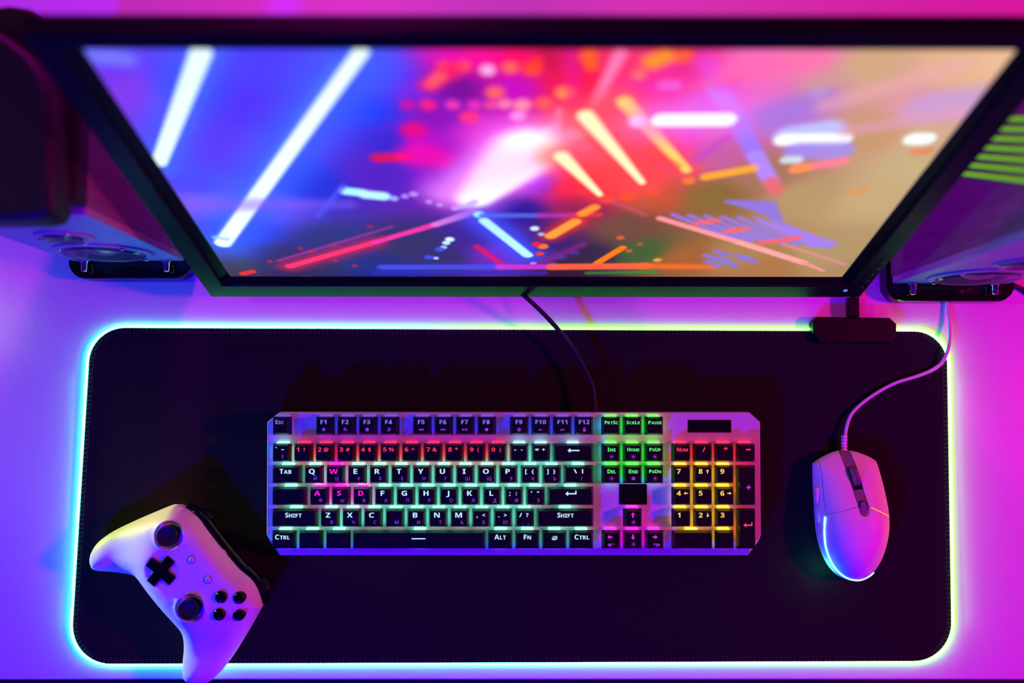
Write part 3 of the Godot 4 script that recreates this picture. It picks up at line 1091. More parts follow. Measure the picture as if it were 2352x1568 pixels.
func controller():
	var h := 0.03
	pad_mid = at(190 + 780 * 0.2793, 1130 + 700 * 0.2793, h)
	pad_mid.y = 0.0
	var root := thing("game_controller", "white game controller with black sticks, cross pad and four round buttons lying askew", "controller", Vector3(pad_mid.x, 0.0045, pad_mid.z))
	var raw := PackedVector2Array()
	for q in [[785, 98], [735, 106], [600, 160], [400, 245], [250, 320], [140, 400], [85, 480], [67, 550], [76, 605], [110, 642], [250, 662], [400, 686], [455, 718], [560, 845], [680, 990], [775, 1105], [813, 1170], [824, 1260], [823, 1400], [830, 1495], [860, 1548], [930, 1574], [1010, 1566], [1090, 1520], [1175, 1430], [1265, 1300], [1370, 1130], [1462, 970], [1478, 925], [1450, 800], [1400, 712], [1335, 655], [1285, 612], [1150, 452], [1035, 302], [985, 230], [930, 175], [860, 132]]: raw.append(cp(q[0], q[1], 0.029 - 0.011 * smoothstep(150.0, 315.0, 0.2793 * Vector2(q[0] - 1000.0, q[1] - 560.0).length())))
	pad_line = ring_spline(turned(raw), 3)
	sticks = [cp(733, 345, 0.044), cp(908, 940, 0.044)]
	cross_at = cp(657, 643, 0.047)
	var extra := PackedVector2Array()
	for s in sticks:
		for r in [0.0095, 0.0106, 0.0114, 0.0121, 0.0128, 0.0138, 0.015]:
			for k in 40: extra.append(s + Vector2(cos(TAU * k / 40), sin(TAU * k / 40)) * r)
	for r in [0.0105, 0.0125, 0.0145, 0.016]:
		for k in 32: extra.append(cross_at + Vector2(cos(TAU * k / 32), sin(TAU * k / 32)) * r)
	part("upper_shell", shell(pad_line, func(p): return pad_top(p), 0.0034, [0.0003, 0.001, 0.0022, 0.004, 0.0065, 0.010], 0.0, extra), M.white_soft, root)
	# lower shell: the same outline, drawn in towards the table
	var st := tool_()
	var rings := []
	for q in [[0.013, 0.0], [0.009, 0.001], [0.005, 0.004], [0.002, 0.009], [0.0, 0.0]]:
		var ring := PackedVector3Array()
		var loop := shrunk(pad_line, q[0])
		for i in loop.size():
			var yy: float = pad_top(pad_line[i]) + 0.0001
			ring.append(Vector3(loop[i].x, minf(q[1] + 0.0, yy) if q[0] > 0 else yy, loop[i].y))
		rings.append(ring)
	skin(st, rings, true, true, false)
	part("lower_shell", st, M.white_soft, root)
	# sticks
	for s in sticks:
		var y := pad_top(s)
		st = tool_()
		lathe(st, [Vector2(0.0085, -0.002), Vector2(0.0085, 0.001), Vector2(0.0055, 0.0035), Vector2(0.0055, 0.0062), Vector2(0.0085, 0.0072), Vector2(0.0092, 0.0082), Vector2(0.0092, 0.0094), Vector2(0.0086, 0.0103), Vector2(0.0078, 0.0104), Vector2(0.0066, 0.0096), Vector2(0.004, 0.0089), Vector2(0.0001, 0.0087)], 40)
		var o := part("thumb_stick", st, M.rubber, root, Vector3(s.x, y, s.y))
	# cross pad
	st = tool_()
	var cr := PackedVector2Array()
	var arm := 0.0135
	var half := 0.0043
	var ang := deg_to_rad(39)
	for q in [[-half, -arm], [half, -arm], [half, -half], [arm, -half], [arm, half], [half, half], [half, arm], [-half, arm], [-half, half], [-arm, half], [-arm, -half], [-half, -half]]: cr.append(Vector2(q[0], q[1]).rotated(ang))
	prism(st, cr, -0.003, 0.0028, 0.0009, false)
	part("cross_pad", st, M.gloss, root, Vector3(cross_at.x, pad_top(cross_at), cross_at.y))
	# round buttons
	for q in [[1155, 850], [1301, 859], [1139, 994], [1288, 1004]]:
		var p := cp(q[0], q[1], 0.046)
		st = tool_()
		lathe(st, [Vector2(0.0052, -0.003), Vector2(0.0052, 0.0012), Vector2(0.0049, 0.0021), Vector2(0.0038, 0.0028), Vector2(0.002, 0.0032), Vector2(0.0001, 0.0033)], 28)
		part("face_button", st, M.gloss, root, Vector3(p.x, pad_top(p), p.y))
	# two small white buttons and the flush round one
	for q in [[907, 549], [1042, 713]]:
		var p := cp(q[0], q[1], 0.047)
		st = tool_()
		lathe(st, [Vector2(0.0030, -0.002), Vector2(0.0030, 0.0005), Vector2(0.0027, 0.0009), Vector2(0.0001, 0.001)], 24)
		var b := part("menu_button", st, M.white, root, Vector3(p.x, pad_top(p), p.y))
		st = tool_()
		for k in 3: box(st, Vector3(0, 0.00105, -0.0008 + 0.0008 * k), Vector3(0.0022, 0.0001, 0.0002))
		var ic := part("icon", st, M.strip_grey, b)
		ic.rotation.y = -ang
		st = tool_()
		ring_band(st, 0.0031, 0.0037, 0.0002)
		part("button_rim", st, M.strip_grey, root, Vector3(p.x, pad_top(p) - 0.0001, p.y))
	var p := cp(1085, 545, 0.046)
	var dl := PackedVector2Array()
	for q in disc(0.0069, 36): dl.append(q + p)
	part("home_button", shell(dl, func(v): return pad_top(v) + 0.0003, 0.003, [0.0004], 0.0008), M.white, root, Vector3.ZERO, "flush round white button")
	# black shoulder bar and triggers along the far edge
	st = tool_()
	var bar := []
	for q in [[865, 138, 0.024], [940, 185, 0.027], [1000, 250, 0.028], [1050, 318, 0.028], [1160, 462, 0.027], [1295, 622, 0.027], [1350, 668, 0.028], [1408, 730, 0.027], [1452, 810, 0.026], [1472, 900, 0.022]]:
		var v := cp(q[0] + 12, q[1] - 10, q[2])
		bar.append(Vector3(v.x, q[2] - 0.0045, v.y))
	tube(st, spline(bar, 5), 0.0052, 14)
	part("shoulder_bar", st, M.gloss, root, Vector3.ZERO, "glossy black shoulder bar")
	for q in [[[960, 165], [1010, 205], [1045, 255]], [[1440, 715], [1490, 770], [1512, 830]]]:
		st = tool_()
		var tp := []
		for v in q:
			var w := cp(v[0] - 6, v[1] + 4, 0.022)
			tp.append(Vector3(w.x, 0.018, w.y))
		var path := spline(tp, 5)
		var radii := []
		for i in path.size(): radii.append(0.0088 * sqrt(maxf(0.12, 1.0 - pow(2.0 * i / (path.size() - 1) - 1.0, 4))))
		tube(st, path, radii, 16)
		part("trigger", st, M.black, root, Vector3.ZERO, "black trigger")

func ring_band(st, r0, r1, y):
	var rings := []
	for q in [[r0, 0.0], [r0, y], [r1, y], [r1, 0.0]]:
		var r := PackedVector3Array()
		for i in 28: r.append(Vector3(cos(TAU * i / 28) * q[0], q[1], sin(TAU * i / 28) * q[0]))
		rings.append(r)
	rings.reverse()
	skin(st, rings, false, false, false)

# ------------------------------------------------------------------ monitor

const SW := 0.531
const SH := 0.2987
func monitor():
	var root := thing("monitor", "wide black monitor leaning back and showing a blurred neon light tunnel", "monitor", Vector3(0.0212, 0.0637, -0.0522))
	root.basis = Basis(Vector3(1, 0, 0), deg_to_rad(-17.2)) * Basis(Vector3(0, 0, 1), deg_to_rad(-0.1))
	# local axes: x along the lower edge, y up the screen, z out of the screen; lofts are drawn in x, z and stood up
	var up := Transform3D(Basis(Vector3(1, 0, 0), Vector3(0, 0, 1), Vector3(0, -1, 0)), Vector3.ZERO)   # x->x, y->z (out), z->-y
	var loop := func(inset: float, out: float) -> PackedVector3Array:
		var w := SW / 2 + inset
		return PackedVector3Array([Vector3(-w, out, -SH - inset * (0.62 if inset > 0.0 else 1.0)), Vector3(w, out, -SH - inset * (0.62 if inset > 0.0 else 1.0)), Vector3(w, out, inset * (1.3 if inset > 0.02 else 1.0)), Vector3(-w, out, inset * (1.3 if inset > 0.02 else 1.0))])
	var st := tool_()
	skin(st, [loop.call(0.0265, -0.009), loop.call(0.027, 0.003), loop.call(0.0262, 0.0042), loop.call(0.0105, 0.0050), loop.call(0.0098, 0.0044), loop.call(0.0095, 0.0024)], false, false, false, up)
	part("outer_frame", st, M.frame, root)
	st = tool_()
	skin(st, [loop.call(0.0098, 0.0022), loop.call(0.0085, 0.0024), loop.call(0.0004, 0.0010), loop.call(-0.0002, 0.0)], false, false, false, up)
	part("inner_bezel", st, M.black, root)
	# screen
	var im := screen_picture()
	M.screen = mat(Color(0.012, 0.012, 0.014), 0.5, 0.0, 0.12)
	M.screen.emission_enabled = true
	M.screen.emission = Color.BLACK
	M.screen.emission_texture = ImageTexture.create_from_image(im)
	M.screen.emission_energy_multiplier = 1.12
	st = tool_()
	st.set_smooth_group(-1)
	var c := [Vector3(-SW / 2, 0, 0), Vector3(SW / 2, 0, 0), Vector3(SW / 2, SH, 0), Vector3(-SW / 2, SH, 0)]
	var t := [Vector2(0, 1), Vector2(1, 1), Vector2(1, 0), Vector2(0, 0)]
	for k in [0, 3, 2, 0, 2, 1]:
		st.set_uv(t[k])
		st.add_vertex(c[k] + Vector3(0, 0, 0.0003))
	part("screen", st, M.screen, root, Vector3.ZERO, "glowing screen with neon bars on violet, pink and painted tan haze")
	# back shell, bulging towards its middle
	st = tool_()
	skin(st, [loop.call(0.0262, -0.009), loop.call(0.02, -0.013), loop.call(-0.03, -0.03), loop.call(-0.045, -0.046), loop.call(-0.05, -0.047)].map(func(r): return r), false, false, false, flipped(up))
	part("back_shell", st, M.black, root)
	# neck and foot, square to the desk
	var inv := root.transform.affine_inverse()
	st = tool_()
	box(st, Vector3(0, 0, 0), Vector3(0.07, 0.15, 0.022), 0.004, inv * Transform3D(Basis(), Vector3(0.0212, 0.099, -0.165)))
	part("neck", st, M.black, root)
	st = tool_()
	prism(st, rrect(0.24, 0.17, 0.03, 6), 0.0, 0.012, 0.003, false, false, inv * Transform3D(Basis(), Vector3(0.0212, 0.0004, -0.19)))
	part("base", st, M.gloss, root)
	# buttons along the right edge and the power light
	for k in 5:
		st = tool_()
		lathe(st, [Vector2(0.0016, 0.0), Vector2(0.0016, 0.0006), Vector2(0.0012, 0.0009), Vector2(0.0001, 0.001)], 16, up)
		part("menu_button", st, M.dim_blue, root, Vector3(SW / 2 + 0.0205, -0.012 + 0.0125 * k, 0.0044))
	st = tool_()
	lathe(st, [Vector2(0.0019, 0.0), Vector2(0.0019, 0.0004), Vector2(0.0014, 0.0008), Vector2(0.0001, 0.0009)], 20, up)
	part("power_light", st, lit(Color(0.35, 0.45, 1.0), 1.6), root, Vector3(SW / 2 + 0.0085, -0.0185, 0.0046), "small glowing blue power light")
	# the screen's own light
	var l := AreaLight3D.new()
	l.name = "screen_light"
	l.area_size = Vector2(SW * 0.9, SH * 0.9)
	l.light_color = Color(0.72, 0.42, 0.8)
	l.light_energy = 0.002
	l.shadow_enabled = true
	root.add_child(l)
	l.position = Vector3(0, SH / 2, 0.006)
	l.rotation_degrees = Vector3(0, 180, 0)

func flipped(t: Transform3D) -> Transform3D: return t

func glow(s, a: Vector2, b: Vector2, r0: float, r1: float, c: Color, alpha: float, soft: float, g: float, gc: Color, ga: float):
	var im: Image = s
	var w := im.get_width()
	var h := im.get_height()
	var reach: float = maxf(maxf(r0, r1) * (1.0 + soft), g * 1.9)
	var x0 := clampi(int((minf(a.x, b.x) - reach) * h), 0, w - 1)
	var x1 := clampi(int((maxf(a.x, b.x) + reach) * h) + 1, 0, w - 1)
	var y0 := clampi(int((minf(a.y, b.y) - reach) * h), 0, h - 1)
	var y1 := clampi(int((maxf(a.y, b.y) + reach) * h) + 1, 0, h - 1)
	var d := b - a
	var ll := maxf(d.length_squared(), 1e-9)
	for y in range(y0, y1 + 1):
		for x in range(x0, x1 + 1):
			var p := Vector2((x + 0.5) / h, (y + 0.5) / h)
			var t := clampf((p - a).dot(d) / ll, 0, 1)
			var e := p.distance_to(a + d * t)
			var r := lerpf(r0, r1, t)
			var k := alpha * (1.0 - smoothstep(r * (1.0 - soft), r * (1.0 + soft), e))
			if g > 0.0:
				var q := ga * exp(-pow(maxf(e - r, 0.0) / (g * 0.75), 2))
				if q > 0.01: im.set_pixel(x, y, im.get_pixel(x, y).lerp(gc, q))
			if k > 0.003: im.set_pixel(x, y, im.get_pixel(x, y).lerp(c, k))

func tone(v: float) -> float:   # the contrast the screen is set to
	return clampf(1.06 * pow(clampf(v, 0.0, 1.0), 1.14), 0.0, 1.0)

func screen_picture() -> Image:
	var k := []
	paint_field(k)
	var asp := SW / SH
	var small := Image.create_empty(80, 45, false, Image.FORMAT_RGBF)
	for y in 45:
		for x in 80:
			var u := (x + 0.5) / 80.0
			var v := (y + 0.5) / 45.0
			var sum := Vector3.ZERO
			var tot := 0.0
			for q in k:
				var dx: float = (q[0] - u) * asp
				var dy: float = q[1] - v
				var e := dx * dx + dy * dy + 0.0012
				var wgt := 1.0 / (e * e)
				sum += Vector3(q[2].r, q[2].g, q[2].b) * wgt
				tot += wgt
			sum /= tot
			small.set_pixel(x, y, Color(sum.x, sum.y, sum.z))
	small.resize(800, 450, Image.INTERPOLATE_CUBIC)
	paint_lights(small)
	for y in small.get_height():
		for x in small.get_width():
			var c := small.get_pixel(x, y)
			small.set_pixel(x, y, Color(tone(c.r), tone(c.g), tone(c.b)))
	small.convert(Image.FORMAT_RGB8)
	return small

# ------------------------------------------------------------------ speakers

func speaker(label, x: float, zf: float, w: float, reflects: bool, tall: float):
	var root := thing("speaker", label, "speaker", Vector3(x, 0.0, zf))
	var y0 := 0.017
	# plinth: glossy black, rounded front corners, sticking out before the baffle
	var st := tool_()
	var pl := PackedVector2Array()
	for p in rrect(w + 0.010, 0.16, 0.016, 8, Vector2(0.001, -0.058)): pl.append(p)
	prism(st, pl, 0.0004, y0, 0.002, false)
	part("plinth", st, M.gloss, root)
	# cabinet: flat front, straight cheeks, rounded back
	var plan := PackedVector2Array([Vector2(-w / 2, 0), Vector2(w / 2, 0), Vector2(w / 2, -0.078)])
	for k in range(1, 12):
		var a := PI * k / 12.0
		plan.append(Vector2(cos(a) * w / 2, -0.078 - sin(a) * 0.062))
	plan.append(Vector2(-w / 2, -0.078))
	var wall_ := turned(plan)
	st = tool_()
	skin(st, [ring_of(wall_, y0), ring_of(wall_, tall)], false, true, true)
	part("cabinet", st, M.wood, root, Vector3.ZERO, "dark wood grained cabinet")
	st = tool_()
	var lid := PackedVector2Array()
	for p in wall_: lid.append(p * Vector2(1.0, 1.0))
	prism(st, lid, tall, tall + 0.016, 0.003, false)
	part("top_cover", st, M.top_black, root, Vector3.ZERO, "matt black top cover with rounded back")
	st = tool_()
	var bf := Transform3D(Basis(Vector3(1, 0, 0), Vector3(0, 0, 1), Vector3(0, -1, 0)), Vector3(0, (tall + y0) / 2, 0.0))
	prism(st, rrect(w, tall - y0 - 0.0006, 0.003, 3), 0.0, 0.006, 0.0015, false, false, bf)
	part("baffle", st, M.baffle, root, Vector3.ZERO, "pale front baffle")
	# woofer and tweeter
	for q in [[0.069, 0.041, 0.031, 0.011, 4], [0.140, 0.022, 0.0135, 0.004, 3]]:
		var at_ := Transform3D(Basis(Vector3(1, 0, 0), Vector3(0, 0, 1), Vector3(0, -1, 0)), Vector3(0, q[0], 0.006))
		st = tool_()
		var r: float = q[1]
		var ri: float = q[2]
		lathe(st, [Vector2(r, 0.0), Vector2(r, 0.0012), Vector2(r - 0.001, 0.002), Vector2(ri + 0.004, 0.0024), Vector2(ri + 0.003, 0.0018)], 48, at_, true, false)
		var f := part("driver_frame", st, M.baffle, root)
		st = tool_()
		lathe(st, [Vector2(ri + 0.0032, 0.0018), Vector2(ri + 0.0018, 0.0042), Vector2(ri, 0.0034), Vector2(ri - 0.0006, 0.0030)], 48, at_, true, false)
		part("surround", st, M.cone, root)
		st = tool_()
		lathe(st, [Vector2(ri - 0.0004, 0.0032), Vector2(ri * 0.45, 0.0012), Vector2(ri * 0.4, 0.0016), Vector2(ri * 0.2, 0.0032), Vector2(0.0001, 0.0036)], 48, at_, true, false)
		part("cone", st, M.cone, root)
		for k in q[4]:
			var a: float = TAU * (k + 0.5) / q[4]
			st = tool_()
			lathe(st, [Vector2(0.0021, 0.0), Vector2(0.0021, 0.0012), Vector2(0.0014, 0.0019), Vector2(0.0001, 0.0021)], 14, at_ * Transform3D(Basis(), Vector3(cos(a) * (r - 0.0035), 0.002, sin(a) * (r - 0.0035))))
			part("screw", st, M.chrome, root)
	# grille pegs
	for dx in [-0.0375, 0.0375]:
		var at_ := Transform3D(Basis(Vector3(1, 0, 0), Vector3(0, 0, 1), Vector3(0, -1, 0)), Vector3(dx, 0.0235, 0.006))
		st = tool_()
		lathe(st, [Vector2(0.0038, 0.0), Vector2(0.0042, 0.0012), Vector2(0.0042, 0.0022), Vector2(0.0031, 0.0026), Vector2(0.0031, 0.009), Vector2(0.0024, 0.0106), Vector2(0.0001, 0.011)], 24, at_)
		part("grille_peg", st, M.chrome, root)
	if reflects:
		# green reflection on the cheek facing the monitor, painted as glowing bars
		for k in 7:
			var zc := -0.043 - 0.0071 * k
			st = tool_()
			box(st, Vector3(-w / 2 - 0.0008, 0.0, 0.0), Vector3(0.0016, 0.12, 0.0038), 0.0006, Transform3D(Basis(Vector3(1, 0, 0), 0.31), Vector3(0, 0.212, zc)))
			part("reflected_stripe", st, M.reflected_green, root, Vector3.ZERO, "green reflected stripe painted as a glowing bar")
	return root

func speakers():
	speaker("left speaker, pale front and purple lit wooden side, glossy black plinth under it", at(296, 592, 0.017).x, -0.079, 0.104, false, 0.216)
	speaker("right speaker with green reflection painted as glowing bars on its wooden side, on a glossy black plinth", at(2182, 648, 0.017).x, -0.058, 0.108, true, 0.272)

	# black box on the left speaker
	var y1 := 0.26
	var o := thing("box", "black box with rounded back corner resting on top of the left speaker", "box", Vector3(0, 0.2322, 0))
	var pl := PackedVector2Array()
	for q in [[-130, 522], [120, 522], [150, 515], [164, 495], [166, 470], [162, 330], [157, 255], [142, 200], [110, 155], [60, 118], [0, 88], [-60, 70], [-130, 62]]:
		var v := at(q[0], q[1], 0.2322)
		pl.append(Vector2(v.x, v.z))
	var st := tool_()
	prism(st, pl, 0.0, y1 - 0.2322, 0.004, true)
	part("case", st, M.top_black, o)

# ------------------------------------------------------------------ loose cables

func cables():
	var o := thing("usb_cable", "black plug with short cable pushed into the rear of the mat's control box", "cable")
	var st := tool_()
	var p := at(1962, 726, 0.012)
	box(st, Vector3(p.x, 0.0085, p.z - 0.0085), Vector3(0.0105, 0.008, 0.018), 0.0012)
	part("plug", st, M.black, o)
	st = tool_()
	var pts := []
	for q in [[1960, 690, 0.0085], [1957, 660, 0.009], [1950, 620, 0.006], [1930, 560, 0.003], [1900, 490, 0.0025]]: pts.append(at(q[0], q[1], q[2]))
	tube(st, spline(pts, 6), 0.002, 10)
	part("cord", st, M.rubber, o)
	o = thing("speaker_cable", "thin black cable running off to the right from behind the right speaker's plinth", "cable")
	st = tool_()
	pts = []
	for q in [[2306, 650, 0.004], [2330, 656, 0.003], [2360, 672, 0.0025], [2420, 720, 0.0025], [2520, 780, 0.0025]]: pts.append(at(q[0], q[1], q[2]))
	tube(st, spline(pts, 6), 0.0022, 10)
	part("cord", st, M.rubber, o)

# ------------------------------------------------------------------ what the screen shows, tan side haze painted in, in shares of its width and height

func paint_field(k):
	k.append([0.013, 0.025, Color8(95, 90, 240)])
	k.append([0.026, 0.119, Color8(135, 65, 220)])
	k.append([0.015, 0.078, Color8(120, 60, 220)])
	k.append([0.085, 0.119, Color8(75, 60, 230)])
	k.append([0.184, 0.050, Color8(85, 65, 240)])
	k.append([0.189, 0.192, Color8(90, 50, 225)])
	k.append([0.119, 0.356, Color8(100, 60, 230)])
	k.append([0.181, 0.486, Color8(40, 50, 200)])
	k.append([0.035, 0.486, Color8(85, 75, 235)])
	k.append([0.037, 0.579, Color8(130, 100, 225)])
	k.append([0.120, 0.589, Color8(110, 80, 220)])
	k.append([0.063, 0.725, Color8(50, 60, 220)])
	k.append([0.009, 0.904, Color8(75, 65, 90)])
	k.append([0.095, 0.877, Color8(60, 50, 110)])
	k.append([0.184, 0.799, Color8(55, 60, 130)])
	k.append([0.292, 0.192, Color8(40, 60, 225)])
	k.append([0.315, 0.091, Color8(75, 65, 235)])
	k.append([0.309, 0.321, Color8(60, 45, 200)])
	k.append([0.289, 0.447, Color8(90, 40, 190)])
	k.append([0.347, 0.118, Color8(130, 40, 210)])
	k.append([0.342, 0.321, Color8(190, 20, 190)])
	k.append([0.369, 0.192, Color8(140, 25, 180)])
	k.append([0.397, 0.118, Color8(120, 20, 150)])
	k.append([0.390, 0.024, Color8(220, 20, 170)])
	k.append([0.423, 0.024, Color8(235, 20, 150)])
	k.append([0.470, 0.024, Color8(235, 20, 110)])
	k.append([0.461, 0.118, Color8(190, 20, 190)])
	k.append([0.430, 0.270, Color8(210, 50, 200)])
	k.append([0.370, 0.447, Color8(150, 40, 200)])
	k.append([0.497, 0.486, Color8(150, 40, 215)])
	k.append([0.462, 0.610, Color8(45, 25, 150)])
	k.append([0.410, 0.749, Color8(70, 40, 150)])
	k.append([0.310, 0.799, Color8(60, 55, 110)])
	k.append([0.509, 0.798, Color8(70, 30, 120)])
	k.append([0.442, 0.850, Color8(120, 45, 190)])
	k.append([0.340, 0.877, Color8(60, 50, 120)])
	k.append([0.520, 0.090, Color8(225, 30, 90)])
	k.append([0.504, 0.024, Color8(190, 30, 80)])
	k.append([0.540, 0.118, Color8(235, 30, 80)])
	k.append([0.571, 0.320, Color8(240, 100, 140)])
	k.append([0.541, 0.270, Color8(245, 150, 180)])
	k.append([0.600, 0.447, Color8(235, 70, 80)])
	k.append([0.533, 0.506, Color8(235, 40, 80)])
	k.append([0.500, 0.355, Color8(235, 150, 220)])
	k.append([0.560, 0.589, Color8(150, 40, 90)])
	k.append([0.573, 0.161, Color8(245, 90, 150)])
	k.append([0.620, 0.118, Color8(235, 50, 160)])
	k.append([0.589, 0.037, Color8(230, 60, 120)])
	k.append([0.636, 0.024, Color8(220, 50, 140)])
	k.append([0.669, 0.320, Color8(230, 70, 180)])
	k.append([0.639, 0.355, Color8(240, 70, 90)])
	k.append([0.654, 0.546, Color8(190, 90, 60)])
	k.append([0.628, 0.701, Color8(120, 80, 70)])
	k.append([0.665, 0.850, Color8(75, 100, 60)])
	k.append([0.579, 0.876, Color8(60, 40, 80)])
	k.append([0.722, 0.876, Color8(165, 100, 60)])
	k.append([0.738, 0.546, Color8(140, 110, 60)])
	k.append([0.722, 0.355, Color8(190, 100, 160)])
	k.append([0.699, 0.161, Color8(220, 90, 210)])
	k.append([0.734, 0.050, Color8(235, 110, 180)])
	k.append([0.755, 0.161, Color8(220, 110, 190)])
	k.append([0.777, 0.023, Color8(225, 130, 170)])
	k.append([0.818, 0.118, Color8(200, 150, 150)])
	k.append([0.782, 0.206, Color8(175, 120, 190)])
	k.append([0.796, 0.446, Color8(165, 120, 100)])
	k.append([0.864, 0.546, Color8(180, 150, 110)])
	k.append([0.814, 0.850, Color8(170, 130, 90)])
	k.append([0.949, 0.849, Color8(175, 150, 110)])
	k.append([0.955, 0.546, Color8(190, 165, 125)])  # tans on this side: haze of the slanting view, painted into the picture
	k.append([0.898, 0.269, Color8(190, 150, 110)])
	k.append([0.854, 0.049, Color8(200, 165, 130)])
	k.append([0.927, 0.161, Color8(210, 150, 160)])
	k.append([0.949, 0.049, Color8(215, 175, 140)])
	k.append([0.990, 0.023, Color8(220, 180, 150)])
	k.append([0.985, 0.191, Color8(205, 160, 160)])
	k.append([0.983, 0.408, Color8(190, 170, 130)])
	k.append([0.978, 0.269, Color8(200, 165, 140)])
	k.append([1.003, 0.959, Color8(170, 140, 105)])
	k.append([0.870, 0.959, Color8(170, 120, 80)])
	k.append([0.547, 0.959, Color8(60, 30, 60)])
	k.append([0.265, 0.974, Color8(40, 50, 140)])
	k.append([0.126, 0.959, Color8(55, 50, 100)])
func paint_lights(s):
	glow(s, Vector2(0.2528, 0.0118), Vector2(0.0074, 0.4476), 0.0158, 0.0150, Color8(95, 95, 255), 0.60, 0.60, 0.0, Color.BLACK, 0.0)
	glow(s, Vector2(0.2228, 0.0093), Vector2(0.0064, 0.3953), 0.0202, 0.0172, Color8(222, 255, 248), 1.00, 0.25, 0.0673, Color8(70, 110, 255), 0.60)
	glow(s, Vector2(0.4710, 0.0503), Vector2(0.0330, 0.7616), 0.0121, 0.0119, Color8(130, 150, 255), 0.60, 0.60, 0.0, Color.BLACK, 0.0)
	glow(s, Vector2(0.5282, 0.0090), Vector2(0.0376, 0.7940), 0.0157, 0.0233, Color8(228, 248, 255), 1.00, 0.30, 0.1111, Color8(70, 110, 255), 0.75)
	glow(s, Vector2(0.0272, 0.7616), Vector2(0.0541, 0.7690), 0.0104, 0.0104, Color8(150, 200, 255), 0.70, 0.35, 0.0, Color.BLACK, 0.0)
	glow(s, Vector2(0.0195, 0.0222), Vector2(0.0663, 0.0312), 0.0215, 0.0214, Color8(125, 130, 255), 0.80, 0.80, 0.0, Color.BLACK, 0.0)
	glow(s, Vector2(-0.0033, 0.5894), Vector2(0.4097, 0.5848), 0.0343, 0.0219, Color8(140, 95, 230), 0.50, 0.90, 0.0, Color.BLACK, 0.0)
	glow(s, Vector2(0.6836, 0.0501), Vector2(0.6837, 0.0501), 0.0142, 0.0142, Color8(255, 90, 80), 0.85, 0.50, 0.0, Color.BLACK, 0.0)
	glow(s, Vector2(0.7201, 0.0527), Vector2(0.7201, 0.0527), 0.0153, 0.0153, Color8(255, 110, 70), 0.85, 0.50, 0.0, Color.BLACK, 0.0)
	glow(s, Vector2(0.7684, 0.0633), Vector2(0.7684, 0.0633), 0.0154, 0.0154, Color8(250, 215, 245), 0.85, 0.50, 0.0, Color.BLACK, 0.0)
	glow(s, Vector2(0.8129, 0.0553), Vector2(0.8130, 0.0553), 0.0164, 0.0164, Color8(255, 130, 90), 0.85, 0.50, 0.0, Color.BLACK, 0.0)
	glow(s, Vector2(0.8556, 0.0606), Vector2(0.8557, 0.0606), 0.0187, 0.0187, Color8(255, 95, 60), 0.85, 0.50, 0.0, Color.BLACK, 0.0)
	glow(s, Vector2(0.7818, 0.1354), Vector2(0.7819, 0.1354), 0.0199, 0.0199, Color8(255, 120, 90), 0.85, 0.50, 0.0, Color.BLACK, 0.0)
	glow(s, Vector2(0.9265, 0.1352), Vector2(0.9266, 0.1352), 0.0211, 0.0211, Color8(255, 185, 90), 0.85, 0.50, 0.0, Color.BLACK, 0.0)
	glow(s, Vector2(0.5982, 0.1766), Vector2(0.5983, 0.1766), 0.0145, 0.0145, Color8(215, 20, 150), 0.85, 0.50, 0.0, Color.BLACK, 0.0)
	glow(s, Vector2(0.6417, 0.1766), Vector2(0.6418, 0.1766), 0.0182, 0.0182, Color8(250, 40, 130), 0.85, 0.50, 0.0, Color.BLACK, 0.0)
	glow(s, Vector2(0.6933, 0.1765), Vector2(0.6934, 0.1765), 0.0157, 0.0157, Color8(245, 70, 180), 0.85, 0.50, 0.0, Color.BLACK, 0.0)
	glow(s, Vector2(0.7386, 0.1765), Vector2(0.7387, 0.1765), 0.0157, 0.0157, Color8(230, 60, 190), 0.85, 0.50, 0.0, Color.BLACK, 0.0)
	glow(s, Vector2(0.7730, 0.1764), Vector2(0.7731, 0.1764), 0.0145, 0.0145, Color8(240, 90, 150), 0.85, 0.50, 0.0, Color.BLACK, 0.0)
	glow(s, Vector2(0.8020, 0.1734), Vector2(0.8021, 0.1734), 0.0157, 0.0157, Color8(255, 150, 170), 0.85, 0.50, 0.0, Color.BLACK, 0.0)
	glow(s, Vector2(0.8382, 0.1764), Vector2(0.8383, 0.1764), 0.0194, 0.0194, Color8(255, 165, 170), 0.85, 0.50, 0.0, Color.BLACK, 0.0)
	glow(s, Vector2(0.8833, 0.1704), Vector2(0.8834, 0.1704), 0.0193, 0.0193, Color8(255, 110, 90), 0.85, 0.50, 0.0, Color.BLACK, 0.0)
	glow(s, Vector2(0.7260, 0.2192), Vector2(0.7261, 0.2192), 0.0213, 0.0213, Color8(255, 60, 120), 0.85, 0.50, 0.0, Color.BLACK, 0.0)
	glow(s, Vector2(0.9621, 0.0213), Vector2(0.9622, 0.0213), 0.0192, 0.0192, Color8(255, 120, 30), 0.85, 0.50, 0.0, Color.BLACK, 0.0)
	glow(s, Vector2(0.9711, 0.0498), Vector2(0.9712, 0.0498), 0.0142, 0.0142, Color8(255, 110, 20), 0.85, 0.50, 0.0, Color.BLACK, 0.0)
	glow(s, Vector2(1.0681, 0.0765), Vector2(1.0682, 0.0765), 0.0146, 0.0146, Color8(255, 130, 110), 0.85, 0.50, 0.0, Color.BLACK, 0.0)
	glow(s, Vector2(1.1465, 0.0211), Vector2(1.1466, 0.0211), 0.0183, 0.0183, Color8(250, 110, 40), 0.85, 0.50, 0.0, Color.BLACK, 0.0)
	glow(s, Vector2(0.6031, 0.2671), Vector2(0.6031, 0.2671), 0.0287, 0.0287, Color8(230, 10, 130), 0.85, 0.50, 0.0, Color.BLACK, 0.0)
